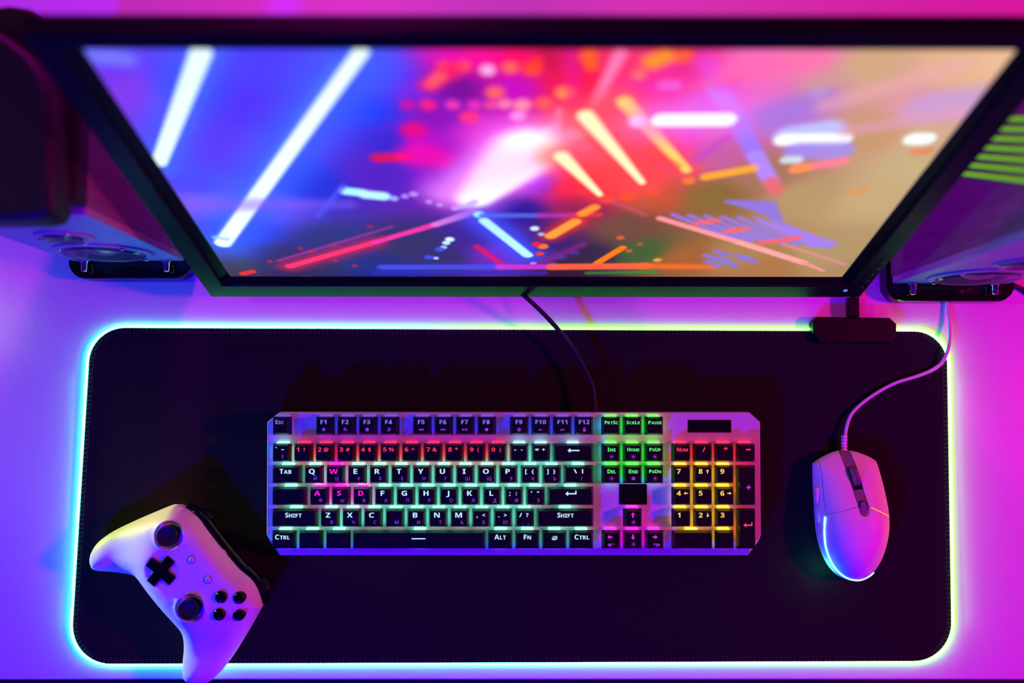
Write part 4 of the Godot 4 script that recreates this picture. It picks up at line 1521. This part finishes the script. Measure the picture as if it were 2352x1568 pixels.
	glow(s, Vector2(0.8295, 0.2145), Vector2(0.8296, 0.2145), 0.0174, 0.0174, Color8(255, 170, 230), 0.85, 0.50, 0.0, Color.BLACK, 0.0)
	glow(s, Vector2(0.9038, 0.2701), Vector2(0.9039, 0.2701), 0.0221, 0.0221, Color8(250, 235, 255), 0.85, 0.50, 0.0, Color.BLACK, 0.0)
	glow(s, Vector2(0.9538, 0.2832), Vector2(0.9539, 0.2832), 0.0237, 0.0237, Color8(250, 220, 250), 0.85, 0.50, 0.0, Color.BLACK, 0.0)
	glow(s, Vector2(0.9136, 0.3410), Vector2(0.9137, 0.3410), 0.0137, 0.0137, Color8(250, 170, 170), 0.85, 0.50, 0.0, Color.BLACK, 0.0)
	glow(s, Vector2(0.9811, 0.3288), Vector2(0.9812, 0.3288), 0.0149, 0.0149, Color8(230, 150, 230), 0.85, 0.50, 0.0, Color.BLACK, 0.0)
	glow(s, Vector2(0.8863, 0.4055), Vector2(0.8864, 0.4055), 0.0158, 0.0158, Color8(220, 140, 240), 0.85, 0.50, 0.0, Color.BLACK, 0.0)
	glow(s, Vector2(0.5630, 0.3731), Vector2(0.5631, 0.3731), 0.0126, 0.0126, Color8(255, 110, 100), 0.85, 0.50, 0.0, Color.BLACK, 0.0)
	glow(s, Vector2(1.2375, 0.4736), Vector2(1.2376, 0.4736), 0.0152, 0.0152, Color8(255, 140, 50), 0.85, 0.50, 0.0, Color.BLACK, 0.0)
	glow(s, Vector2(1.2247, 0.8924), Vector2(1.2248, 0.8924), 0.0119, 0.0119, Color8(255, 160, 80), 0.85, 0.50, 0.0, Color.BLACK, 0.0)
	glow(s, Vector2(1.4416, 0.1347), Vector2(1.4417, 0.1347), 0.0156, 0.0156, Color8(205, 190, 190), 0.85, 0.50, 0.0, Color.BLACK, 0.0)
	glow(s, Vector2(1.0989, 0.5463), Vector2(1.0990, 0.5463), 0.0207, 0.0207, Color8(240, 90, 40), 0.85, 0.50, 0.0, Color.BLACK, 0.0)
	glow(s, Vector2(1.1600, 0.5256), Vector2(1.1601, 0.5256), 0.0173, 0.0173, Color8(230, 90, 40), 0.85, 0.50, 0.0, Color.BLACK, 0.0)
	glow(s, Vector2(1.0521, 0.5588), Vector2(1.0522, 0.5588), 0.0192, 0.0192, Color8(240, 90, 60), 0.85, 0.50, 0.0, Color.BLACK, 0.0)
	glow(s, Vector2(0.6999, 0.0634), Vector2(0.6489, 0.1114), 0.0236, 0.0221, Color8(240, 40, 110), 0.80, 0.60, 0.0, Color.BLACK, 0.0)
	glow(s, Vector2(0.6727, 0.0837), Vector2(0.6536, 0.1072), 0.0137, 0.0116, Color8(255, 110, 100), 0.80, 0.60, 0.0, Color.BLACK, 0.0)
	glow(s, Vector2(0.5110, 0.3767), Vector2(0.5730, 0.3731), 0.0182, 0.0181, Color8(240, 20, 80), 0.80, 0.60, 0.0, Color.BLACK, 0.0)
	glow(s, Vector2(0.6035, 0.3641), Vector2(0.6516, 0.3820), 0.0454, 0.0366, Color8(235, 15, 170), 0.80, 0.70, 0.0, Color.BLACK, 0.0)
	glow(s, Vector2(0.8537, 0.0500), Vector2(0.8661, 0.0368), 0.0133, 0.0108, Color8(255, 70, 40), 0.80, 0.60, 0.0, Color.BLACK, 0.0)
	glow(s, Vector2(1.0900, 0.0366), Vector2(1.1092, 0.0237), 0.0224, 0.0222, Color8(255, 150, 50), 0.95, 0.50, 0.0, Color.BLACK, 0.0)
	glow(s, Vector2(0.9279, 0.0111), Vector2(0.9469, 0.1763), 0.0208, 0.0136, Color8(220, 30, 150), 0.60, 0.80, 0.0, Color.BLACK, 0.0)
	glow(s, Vector2(0.9160, 0.1914), Vector2(0.9111, 0.2866), 0.0066, 0.0119, Color8(235, 190, 250), 0.70, 0.80, 0.0, Color.BLACK, 0.0)
	glow(s, Vector2(0.8404, 0.3551), Vector2(0.7147, 0.5466), 0.0869, 0.0503, Color8(240, 150, 250), 0.45, 0.90, 0.0, Color.BLACK, 0.0)
	glow(s, Vector2(0.8452, 0.3463), Vector2(0.7196, 0.5570), 0.0709, 0.0414, Color8(255, 245, 255), 0.95, 0.55, 0.0758, Color8(240, 130, 240), 0.55)
	glow(s, Vector2(0.8619, 0.3463), Vector2(0.7305, 0.5507), 0.0725, 0.0389, Color8(255, 255, 255), 1.00, 0.55, 0.0, Color.BLACK, 0.0)
	glow(s, Vector2(0.8009, 0.3909), Vector2(0.6520, 0.5260), 0.0656, 0.0546, Color8(240, 170, 255), 0.50, 0.90, 0.0, Color.BLACK, 0.0)
	glow(s, Vector2(0.8756, 0.3818), Vector2(0.7464, 0.5570), 0.0205, 0.0143, Color8(110, 100, 255), 0.10, 0.90, 0.0, Color.BLACK, 0.0)
	glow(s, Vector2(1.0241, 0.0135), Vector2(0.9756, 0.2190), 0.0129, 0.0102, Color8(255, 140, 190), 0.85, 0.50, 0.0, Color.BLACK, 0.0)
	glow(s, Vector2(0.9725, 0.2143), Vector2(1.1277, 0.4815), 0.0191, 0.0085, Color8(255, 238, 190), 1.00, 0.30, 0.0799, Color8(255, 80, 90), 0.70)
	glow(s, Vector2(0.9297, 0.3692), Vector2(1.0320, 0.5380), 0.0185, 0.0080, Color8(255, 235, 190), 1.00, 0.30, 0.0612, Color8(255, 70, 70), 0.60)
	glow(s, Vector2(1.0488, 0.1643), Vector2(1.2252, 0.4276), 0.0172, 0.0110, Color8(255, 205, 110), 1.00, 0.30, 0.0379, Color8(255, 80, 80), 0.50)
	glow(s, Vector2(1.0867, 0.2346), Vector2(1.0868, 0.2346), 0.0204, 0.0204, Color8(255, 240, 240), 1.00, 0.50, 0.0, Color.BLACK, 0.0)
	glow(s, Vector2(1.2221, 0.1038), Vector2(1.2925, 0.2218), 0.0191, 0.0206, Color8(200, 140, 250), 0.75, 0.50, 0.0, Color.BLACK, 0.0)
	glow(s, Vector2(1.1914, 0.0365), Vector2(1.2426, 0.1178), 0.0212, 0.0195, Color8(225, 80, 220), 0.60, 0.60, 0.0, Color.BLACK, 0.0)
	glow(s, Vector2(1.2925, 0.2218), Vector2(1.3690, 0.3635), 0.0207, 0.0194, Color8(150, 125, 250), 0.90, 0.35, 0.0, Color.BLACK, 0.0)
	glow(s, Vector2(1.3690, 0.3635), Vector2(1.4328, 0.4754), 0.0199, 0.0201, Color8(175, 140, 255), 0.90, 0.35, 0.0, Color.BLACK, 0.0)
	glow(s, Vector2(1.4328, 0.4754), Vector2(1.4564, 0.5172), 0.0200, 0.0205, Color8(225, 110, 120), 0.90, 0.40, 0.0, Color.BLACK, 0.0)
	glow(s, Vector2(1.1363, 0.2298), Vector2(1.2735, 0.2281), 0.0225, 0.0228, Color8(240, 248, 255), 1.00, 0.25, 0.0831, Color8(225, 120, 240), 0.60)
	glow(s, Vector2(1.1226, 0.1109), Vector2(1.1445, 0.1109), 0.0143, 0.0143, Color8(220, 130, 240), 0.60, 0.60, 0.0, Color.BLACK, 0.0)
	glow(s, Vector2(1.1884, 0.1108), Vector2(1.2627, 0.0899), 0.0174, 0.0173, Color8(235, 90, 160), 0.50, 0.70, 0.0, Color.BLACK, 0.0)
	glow(s, Vector2(1.2390, 0.3815), Vector2(1.2898, 0.2946), 0.0137, 0.0129, Color8(190, 70, 210), 0.50, 0.70, 0.0, Color.BLACK, 0.0)
	glow(s, Vector2(1.2495, 0.0695), Vector2(1.3923, 0.0298), 0.0283, 0.0350, Color8(240, 110, 170), 0.60, 0.80, 0.0, Color.BLACK, 0.0)
	glow(s, Vector2(1.3830, 0.2139), Vector2(1.4520, 0.1683), 0.0583, 0.0485, Color8(165, 120, 215), 0.75, 0.60, 0.0, Color.BLACK, 0.0)
	glow(s, Vector2(1.4264, 0.2861), Vector2(1.5022, 0.2696), 0.0354, 0.0389, Color8(185, 190, 255), 0.95, 0.40, 0.0, Color.BLACK, 0.0)
	glow(s, Vector2(1.4166, 0.3028), Vector2(1.5453, 0.2993), 0.0212, 0.0215, Color8(245, 255, 255), 1.00, 0.25, 0.0, Color.BLACK, 0.0)
	glow(s, Vector2(1.4627, 0.3457), Vector2(1.5510, 0.3456), 0.0351, 0.0355, Color8(160, 140, 240), 0.80, 0.40, 0.0, Color.BLACK, 0.0)
	glow(s, Vector2(1.4786, 0.4180), Vector2(1.5756, 0.3903), 0.0158, 0.0177, Color8(240, 130, 150), 0.90, 0.40, 0.0, Color.BLACK, 0.0)
	glow(s, Vector2(1.4782, 0.4236), Vector2(1.4983, 0.4161), 0.0159, 0.0159, Color8(255, 150, 80), 0.90, 0.40, 0.0, Color.BLACK, 0.0)
	glow(s, Vector2(1.4446, 0.3831), Vector2(1.4685, 0.3831), 0.0151, 0.0152, Color8(205, 220, 225), 0.90, 0.40, 0.0, Color.BLACK, 0.0)
	glow(s, Vector2(1.7019, 0.2992), Vector2(1.7288, 0.2992), 0.0219, 0.0220, Color8(235, 250, 240), 1.00, 0.25, 0.0, Color.BLACK, 0.0)
	glow(s, Vector2(1.7306, 0.3508), Vector2(1.7307, 0.3508), 0.0145, 0.0145, Color8(225, 130, 90), 0.70, 0.30, 0.0, Color.BLACK, 0.0)
	glow(s, Vector2(1.7527, 0.3472), Vector2(1.7528, 0.3472), 0.0145, 0.0145, Color8(225, 125, 80), 0.70, 0.30, 0.0, Color.BLACK, 0.0)
	glow(s, Vector2(1.6840, 0.1831), Vector2(1.7681, 0.1680), 0.0510, 0.0511, Color8(190, 155, 215), 0.70, 0.50, 0.0, Color.BLACK, 0.0)
	glow(s, Vector2(1.5496, 0.2695), Vector2(1.7545, 0.1982), 0.0249, 0.0226, Color8(215, 155, 185), 0.60, 0.80, 0.0, Color.BLACK, 0.0)
	glow(s, Vector2(1.4724, 0.1758), Vector2(1.6876, 0.0491), 0.0243, 0.0258, Color8(220, 165, 170), 0.60, 0.90, 0.0, Color.BLACK, 0.0)
	glow(s, Vector2(1.2755, 0.4561), Vector2(1.3758, 0.4200), 0.0149, 0.0147, Color8(255, 168, 60), 1.00, 0.30, 0.0, Color.BLACK, 0.0)
	glow(s, Vector2(1.1343, 0.3460), Vector2(1.2038, 0.4090), 0.0077, 0.0081, Color8(255, 90, 60), 0.50, 0.50, 0.0, Color.BLACK, 0.0)
	glow(s, Vector2(1.6418, 0.5252), Vector2(1.6707, 0.5171), 0.0132, 0.0132, Color8(225, 145, 80), 0.60, 0.60, 0.0, Color.BLACK, 0.0)
	glow(s, Vector2(0.4125, 0.5221), Vector2(0.4504, 0.5303), 0.0167, 0.0167, Color8(175, 245, 255), 1.00, 0.30, 0.0, Color.BLACK, 0.0)
	glow(s, Vector2(0.4598, 0.5385), Vector2(0.5013, 0.5467), 0.0190, 0.0190, Color8(185, 235, 255), 1.00, 0.30, 0.0, Color.BLACK, 0.0)
	glow(s, Vector2(0.5267, 0.5571), Vector2(0.5268, 0.5571), 0.0112, 0.0112, Color8(150, 180, 255), 1.00, 0.30, 0.0, Color.BLACK, 0.0)
	glow(s, Vector2(0.5546, 0.5467), Vector2(0.5547, 0.5467), 0.0095, 0.0095, Color8(200, 170, 250), 0.80, 0.30, 0.0, Color.BLACK, 0.0)
	glow(s, Vector2(0.5769, 0.5363), Vector2(0.5771, 0.5363), 0.0110, 0.0110, Color8(200, 170, 250), 0.80, 0.30, 0.0, Color.BLACK, 0.0)
	glow(s, Vector2(0.6111, 0.5740), Vector2(0.6112, 0.5740), 0.0080, 0.0080, Color8(200, 170, 250), 0.80, 0.30, 0.0, Color.BLACK, 0.0)
	glow(s, Vector2(0.6370, 0.5889), Vector2(0.6371, 0.5889), 0.0081, 0.0081, Color8(200, 170, 250), 0.80, 0.30, 0.0, Color.BLACK, 0.0)
	glow(s, Vector2(0.6740, 0.6062), Vector2(0.6741, 0.6062), 0.0099, 0.0099, Color8(200, 170, 250), 0.80, 0.30, 0.0, Color.BLACK, 0.0)
	glow(s, Vector2(0.6908, 0.5975), Vector2(0.6909, 0.5975), 0.0114, 0.0114, Color8(200, 170, 250), 0.80, 0.30, 0.0, Color.BLACK, 0.0)
	glow(s, Vector2(0.7131, 0.5845), Vector2(0.7132, 0.5845), 0.0130, 0.0130, Color8(200, 170, 250), 0.80, 0.30, 0.0, Color.BLACK, 0.0)
	glow(s, Vector2(0.7244, 0.5717), Vector2(0.7245, 0.5717), 0.0112, 0.0112, Color8(200, 170, 250), 0.80, 0.30, 0.0, Color.BLACK, 0.0)
	glow(s, Vector2(0.3225, 0.6440), Vector2(0.4137, 0.4960), 0.0094, 0.0085, Color8(90, 90, 240), 0.70, 0.60, 0.0, Color.BLACK, 0.0)
	glow(s, Vector2(0.1862, 0.9342), Vector2(0.4470, 0.7887), 0.0122, 0.0109, Color8(255, 60, 120), 1.00, 0.30, 0.0361, Color8(255, 30, 90), 0.50)
	glow(s, Vector2(0.4470, 0.7887), Vector2(0.6186, 0.6895), 0.0109, 0.0112, Color8(235, 60, 170), 1.00, 0.30, 0.0, Color.BLACK, 0.0)
	glow(s, Vector2(0.6186, 0.6895), Vector2(0.7204, 0.6237), 0.0123, 0.0149, Color8(215, 130, 220), 0.90, 0.40, 0.0, Color.BLACK, 0.0)
	glow(s, Vector2(0.1636, 0.8985), Vector2(0.5042, 0.7013), 0.0066, 0.0056, Color8(180, 60, 170), 0.60, 0.50, 0.0, Color.BLACK, 0.0)
	glow(s, Vector2(0.0411, 0.9825), Vector2(0.0724, 0.9681), 0.0114, 0.0113, Color8(235, 60, 60), 0.90, 0.30, 0.0, Color.BLACK, 0.0)
	glow(s, Vector2(0.2662, 0.8425), Vector2(0.2664, 0.8425), 0.0087, 0.0087, Color8(220, 40, 70), 0.60, 0.30, 0.0, Color.BLACK, 0.0)
	glow(s, Vector2(0.3348, 0.8064), Vector2(0.3349, 0.8064), 0.0085, 0.0085, Color8(220, 40, 70), 0.60, 0.30, 0.0, Color.BLACK, 0.0)
	glow(s, Vector2(0.3720, 0.9313), Vector2(0.3721, 0.9313), 0.0091, 0.0091, Color8(220, 40, 70), 0.60, 0.30, 0.0, Color.BLACK, 0.0)
	glow(s, Vector2(0.2402, 0.8244), Vector2(0.2403, 0.8244), 0.0086, 0.0086, Color8(220, 40, 70), 0.60, 0.30, 0.0, Color.BLACK, 0.0)
	glow(s, Vector2(0.4475, 0.7013), Vector2(0.4476, 0.7013), 0.0079, 0.0079, Color8(220, 40, 70), 0.60, 0.30, 0.0, Color.BLACK, 0.0)
	glow(s, Vector2(0.4739, 0.7613), Vector2(0.4740, 0.7613), 0.0082, 0.0082, Color8(220, 40, 70), 0.60, 0.30, 0.0, Color.BLACK, 0.0)
	glow(s, Vector2(0.3222, 0.8984), Vector2(0.3223, 0.8984), 0.0090, 0.0090, Color8(220, 40, 70), 0.60, 0.30, 0.0, Color.BLACK, 0.0)
	glow(s, Vector2(0.1379, 0.9039), Vector2(0.1380, 0.9039), 0.0091, 0.0091, Color8(220, 40, 70), 0.60, 0.30, 0.0, Color.BLACK, 0.0)
	glow(s, Vector2(0.7456, 0.6687), Vector2(0.8610, 0.8631), 0.0147, 0.0155, Color8(180, 230, 255), 1.00, 0.25, 0.0633, Color8(70, 90, 255), 0.70)
	glow(s, Vector2(0.7343, 0.6370), Vector2(0.7344, 0.6370), 0.0151, 0.0151, Color8(150, 235, 255), 1.00, 0.30, 0.0, Color.BLACK, 0.0)
	glow(s, Vector2(0.7441, 0.6415), Vector2(0.8882, 0.6414), 0.0113, 0.0113, Color8(90, 110, 220), 0.90, 0.30, 0.0, Color.BLACK, 0.0)
	glow(s, Vector2(0.8882, 0.6414), Vector2(0.9879, 0.6390), 0.0113, 0.0113, Color8(170, 60, 170), 0.90, 0.30, 0.0, Color.BLACK, 0.0)
	glow(s, Vector2(0.9879, 0.6390), Vector2(1.0375, 0.6368), 0.0113, 0.0113, Color8(225, 60, 70), 0.90, 0.30, 0.0, Color.BLACK, 0.0)
	glow(s, Vector2(0.9204, 0.7512), Vector2(0.9812, 0.6731), 0.0167, 0.0159, Color8(255, 160, 70), 1.00, 0.30, 0.0305, Color8(255, 60, 40), 0.50)
	glow(s, Vector2(0.9963, 0.6323), Vector2(1.0244, 0.5994), 0.0146, 0.0143, Color8(255, 150, 60), 1.00, 0.30, 0.0, Color.BLACK, 0.0)
	glow(s, Vector2(1.0582, 0.9115), Vector2(1.1189, 0.8186), 0.0125, 0.0118, Color8(245, 125, 30), 1.00, 0.30, 0.0, Color.BLACK, 0.0)
	glow(s, Vector2(0.9015, 0.8111), Vector2(0.9017, 0.8111), 0.0150, 0.0150, Color8(255, 120, 50), 1.00, 0.30, 0.0, Color.BLACK, 0.0)
	glow(s, Vector2(0.8835, 0.7984), Vector2(0.8836, 0.7984), 0.0130, 0.0130, Color8(230, 40, 60), 1.00, 0.30, 0.0, Color.BLACK, 0.0)
	glow(s, Vector2(0.8946, 0.8552), Vector2(0.8947, 0.8552), 0.0116, 0.0116, Color8(230, 60, 60), 1.00, 0.30, 0.0, Color.BLACK, 0.0)
	glow(s, Vector2(0.8766, 0.7104), Vector2(0.8767, 0.7104), 0.0123, 0.0123, Color8(205, 225, 255), 1.00, 0.30, 0.0, Color.BLACK, 0.0)
	glow(s, Vector2(0.8947, 0.7415), Vector2(0.8948, 0.7415), 0.0090, 0.0090, Color8(170, 180, 240), 1.00, 0.30, 0.0, Color.BLACK, 0.0)
	glow(s, Vector2(0.6509, 0.7711), Vector2(0.6510, 0.7711), 0.0128, 0.0128, Color8(205, 240, 255), 1.00, 0.30, 0.0, Color.BLACK, 0.0)
	glow(s, Vector2(0.6403, 0.7910), Vector2(0.6404, 0.7910), 0.0111, 0.0111, Color8(190, 230, 255), 1.00, 0.30, 0.0, Color.BLACK, 0.0)
	glow(s, Vector2(0.6315, 0.8164), Vector2(0.6317, 0.8164), 0.0094, 0.0094, Color8(170, 200, 255), 1.00, 0.30, 0.0, Color.BLACK, 0.0)
	glow(s, Vector2(0.6053, 0.8820), Vector2(0.6054, 0.8820), 0.0088, 0.0088, Color8(170, 190, 255), 1.00, 0.30, 0.0, Color.BLACK, 0.0)
	glow(s, Vector2(0.5863, 0.8766), Vector2(0.5865, 0.8766), 0.0137, 0.0137, Color8(70, 80, 220), 1.00, 0.30, 0.0, Color.BLACK, 0.0)
	glow(s, Vector2(0.6200, 0.8293), Vector2(0.6201, 0.8293), 0.0133, 0.0133, Color8(80, 80, 220), 1.00, 0.30, 0.0, Color.BLACK, 0.0)
	glow(s, Vector2(0.8779, 0.9144), Vector2(0.8780, 0.9144), 0.0100, 0.0100, Color8(200, 120, 220), 1.00, 0.30, 0.0, Color.BLACK, 0.0)
	glow(s, Vector2(0.9558, 0.8764), Vector2(0.9559, 0.8764), 0.0156, 0.0156, Color8(70, 60, 170), 0.70, 0.30, 0.0, Color.BLACK, 0.0)
	glow(s, Vector2(0.9904, 0.8499), Vector2(0.9905, 0.8499), 0.0135, 0.0135, Color8(80, 60, 170), 0.70, 0.30, 0.0, Color.BLACK, 0.0)
	glow(s, Vector2(0.9333, 0.9171), Vector2(0.9334, 0.9171), 0.0120, 0.0120, Color8(70, 70, 190), 0.70, 0.30, 0.0, Color.BLACK, 0.0)
	glow(s, Vector2(0.7218, 0.8112), Vector2(0.7858, 0.9172), 0.0110, 0.0118, Color8(220, 20, 110), 0.80, 0.60, 0.0, Color.BLACK, 0.0)
	glow(s, Vector2(0.9082, 0.9034), Vector2(1.0106, 0.7983), 0.0180, 0.0120, Color8(150, 40, 150), 0.60, 0.70, 0.0, Color.BLACK, 0.0)
	glow(s, Vector2(0.4512, 0.9396), Vector2(0.7856, 0.9366), 0.0170, 0.0169, Color8(80, 80, 230), 0.90, 0.50, 0.0, Color.BLACK, 0.0)
	glow(s, Vector2(0.7856, 0.9366), Vector2(0.9341, 0.9365), 0.0169, 0.0169, Color8(200, 60, 210), 0.90, 0.50, 0.0, Color.BLACK, 0.0)
	glow(s, Vector2(0.9341, 0.9365), Vector2(1.1933, 0.9308), 0.0197, 0.0198, Color8(255, 100, 70), 0.95, 0.40, 0.0, Color.BLACK, 0.0)
	glow(s, Vector2(1.1933, 0.9308), Vector2(1.3921, 0.9362), 0.0198, 0.0143, Color8(240, 110, 50), 0.80, 0.60, 0.0, Color.BLACK, 0.0)
	glow(s, Vector2(1.0362, 0.9761), Vector2(1.2237, 0.9703), 0.0101, 0.0102, Color8(60, 150, 60), 0.70, 0.60, 0.0, Color.BLACK, 0.0)
	glow(s, Vector2(0.4218, 0.9736), Vector2(0.9107, 0.9762), 0.0116, 0.0115, Color8(60, 50, 200), 0.70, 0.60, 0.0, Color.BLACK, 0.0)
	glow(s, Vector2(1.1066, 0.7609), Vector2(1.1067, 0.7609), 0.0109, 0.0109, Color8(230, 110, 60), 0.80, 0.30, 0.0, Color.BLACK, 0.0)
	glow(s, Vector2(1.1637, 0.7982), Vector2(1.1638, 0.7982), 0.0093, 0.0093, Color8(210, 100, 70), 0.70, 0.30, 0.0, Color.BLACK, 0.0)
	glow(s, Vector2(1.1388, 0.8367), Vector2(1.1390, 0.8367), 0.0096, 0.0096, Color8(230, 110, 60), 0.70, 0.30, 0.0, Color.BLACK, 0.0)
	glow(s, Vector2(1.2257, 0.6366), Vector2(1.4160, 0.7681), 0.0073, 0.0104, Color8(150, 125, 235), 0.85, 0.50, 0.0, Color.BLACK, 0.0)
	glow(s, Vector2(1.2684, 0.6400), Vector2(1.4598, 0.7755), 0.0073, 0.0104, Color8(150, 125, 235), 0.85, 0.50, 0.0, Color.BLACK, 0.0)
	glow(s, Vector2(1.3112, 0.6433), Vector2(1.5037, 0.7829), 0.0073, 0.0104, Color8(150, 125, 235), 0.85, 0.50, 0.0, Color.BLACK, 0.0)
	glow(s, Vector2(1.3541, 0.6466), Vector2(1.5480, 0.7904), 0.0072, 0.0104, Color8(150, 125, 235), 0.85, 0.50, 0.0, Color.BLACK, 0.0)
	glow(s, Vector2(1.3971, 0.6500), Vector2(1.5924, 0.7979), 0.0072, 0.0104, Color8(150, 125, 235), 0.85, 0.50, 0.0, Color.BLACK, 0.0)
	glow(s, Vector2(1.4403, 0.6533), Vector2(1.6372, 0.8055), 0.0072, 0.0104, Color8(150, 125, 235), 0.85, 0.50, 0.0, Color.BLACK, 0.0)
	glow(s, Vector2(1.4835, 0.6567), Vector2(1.6822, 0.8131), 0.0072, 0.0104, Color8(150, 125, 235), 0.85, 0.50, 0.0, Color.BLACK, 0.0)
	glow(s, Vector2(1.4545, 0.6658), Vector2(1.6521, 0.8157), 0.0083, 0.0082, Color8(165, 130, 230), 0.70, 0.60, 0.0, Color.BLACK, 0.0)
	glow(s, Vector2(1.4907, 0.6842), Vector2(1.6663, 0.8080), 0.0086, 0.0083, Color8(165, 130, 230), 0.70, 0.60, 0.0, Color.BLACK, 0.0)
	glow(s, Vector2(1.5275, 0.7029), Vector2(1.6804, 0.8004), 0.0089, 0.0084, Color8(165, 130, 230), 0.70, 0.60, 0.0, Color.BLACK, 0.0)
	glow(s, Vector2(1.5647, 0.7218), Vector2(1.6945, 0.7928), 0.0092, 0.0086, Color8(165, 130, 230), 0.70, 0.60, 0.0, Color.BLACK, 0.0)
	glow(s, Vector2(1.2951, 0.6821), Vector2(1.3186, 0.6751), 0.0119, 0.0107, Color8(245, 105, 105), 0.80, 0.50, 0.0, Color.BLACK, 0.0)
	glow(s, Vector2(1.3215, 0.6728), Vector2(1.3448, 0.6659), 0.0118, 0.0106, Color8(245, 105, 105), 0.80, 0.50, 0.0, Color.BLACK, 0.0)
	glow(s, Vector2(1.3832, 0.7243), Vector2(1.4068, 0.7172), 0.0124, 0.0111, Color8(245, 105, 105), 0.80, 0.50, 0.0, Color.BLACK, 0.0)
	glow(s, Vector2(1.4051, 0.7196), Vector2(1.4285, 0.7124), 0.0123, 0.0111, Color8(245, 105, 105), 0.80, 0.50, 0.0, Color.BLACK, 0.0)
	glow(s, Vector2(1.4910, 0.7879), Vector2(1.5148, 0.7804), 0.0131, 0.0117, Color8(245, 105, 105), 0.80, 0.50, 0.0, Color.BLACK, 0.0)
	glow(s, Vector2(1.5242, 0.7804), Vector2(1.5479, 0.7729), 0.0131, 0.0117, Color8(245, 105, 105), 0.80, 0.50, 0.0, Color.BLACK, 0.0)
	glow(s, Vector2(1.5558, 0.7680), Vector2(1.5793, 0.7606), 0.0130, 0.0117, Color8(245, 105, 105), 0.80, 0.50, 0.0, Color.BLACK, 0.0)
	glow(s, Vector2(1.3521, 0.5713), Vector2(1.4649, 0.5775), 0.0098, 0.0099, Color8(145, 120, 220), 0.85, 0.50, 0.0, Color.BLACK, 0.0)
	glow(s, Vector2(1.3713, 0.5797), Vector2(1.4744, 0.5969), 0.0098, 0.0100, Color8(145, 120, 220), 0.85, 0.50, 0.0, Color.BLACK, 0.0)
	glow(s, Vector2(1.3906, 0.5883), Vector2(1.4839, 0.6165), 0.0097, 0.0100, Color8(145, 120, 220), 0.85, 0.50, 0.0, Color.BLACK, 0.0)
	glow(s, Vector2(1.4100, 0.5969), Vector2(1.4937, 0.6364), 0.0095, 0.0098, Color8(145, 120, 220), 0.85, 0.50, 0.0, Color.BLACK, 0.0)
	glow(s, Vector2(1.4296, 0.6056), Vector2(1.5036, 0.6567), 0.0091, 0.0095, Color8(145, 120, 220), 0.85, 0.50, 0.0, Color.BLACK, 0.0)
	glow(s, Vector2(1.3530, 0.8628), Vector2(1.3887, 0.8895), 0.0111, 0.0113, Color8(140, 120, 215), 0.80, 0.50, 0.0, Color.BLACK, 0.0)
	glow(s, Vector2(1.3777, 0.8365), Vector2(1.4133, 0.8628), 0.0109, 0.0111, Color8(140, 120, 215), 0.80, 0.50, 0.0, Color.BLACK, 0.0)
	glow(s, Vector2(1.3931, 0.8815), Vector2(1.4294, 0.9086), 0.0113, 0.0115, Color8(140, 120, 215), 0.80, 0.50, 0.0, Color.BLACK, 0.0)
	glow(s, Vector2(1.4374, 0.8628), Vector2(1.4739, 0.8895), 0.0111, 0.0114, Color8(140, 120, 215), 0.80, 0.50, 0.0, Color.BLACK, 0.0)
	glow(s, Vector2(1.4647, 0.8761), Vector2(1.5016, 0.9031), 0.0112, 0.0115, Color8(140, 120, 215), 0.80, 0.50, 0.0, Color.BLACK, 0.0)
	glow(s, Vector2(1.3670, 0.9031), Vector2(1.4034, 0.9307), 0.0114, 0.0117, Color8(140, 120, 215), 0.80, 0.50, 0.0, Color.BLACK, 0.0)
	glow(s, Vector2(1.4160, 0.9031), Vector2(1.4528, 0.9306), 0.0115, 0.0117, Color8(140, 120, 215), 0.80, 0.50, 0.0, Color.BLACK, 0.0)
	glow(s, Vector2(1.1952, 0.6547), Vector2(1.4323, 0.7880), 0.0098, 0.0109, Color8(250, 155, 165), 0.95, 0.35, 0.0, Color.BLACK, 0.0)
	glow(s, Vector2(1.4323, 0.7880), Vector2(1.6379, 0.9084), 0.0120, 0.0119, Color8(255, 165, 170), 0.95, 0.35, 0.0, Color.BLACK, 0.0)
	glow(s, Vector2(1.6379, 0.9084), Vector2(1.7088, 0.9586), 0.0090, 0.0067, Color8(240, 150, 150), 0.80, 0.50, 0.0, Color.BLACK, 0.0)
	glow(s, Vector2(1.5524, 0.7980), Vector2(1.7581, 0.9194), 0.0061, 0.0067, Color8(225, 140, 150), 0.70, 0.60, 0.0, Color.BLACK, 0.0)
	glow(s, Vector2(1.0695, 0.5715), Vector2(1.1538, 0.6367), 0.0098, 0.0083, Color8(200, 90, 110), 0.60, 0.60, 0.0, Color.BLACK, 0.0)
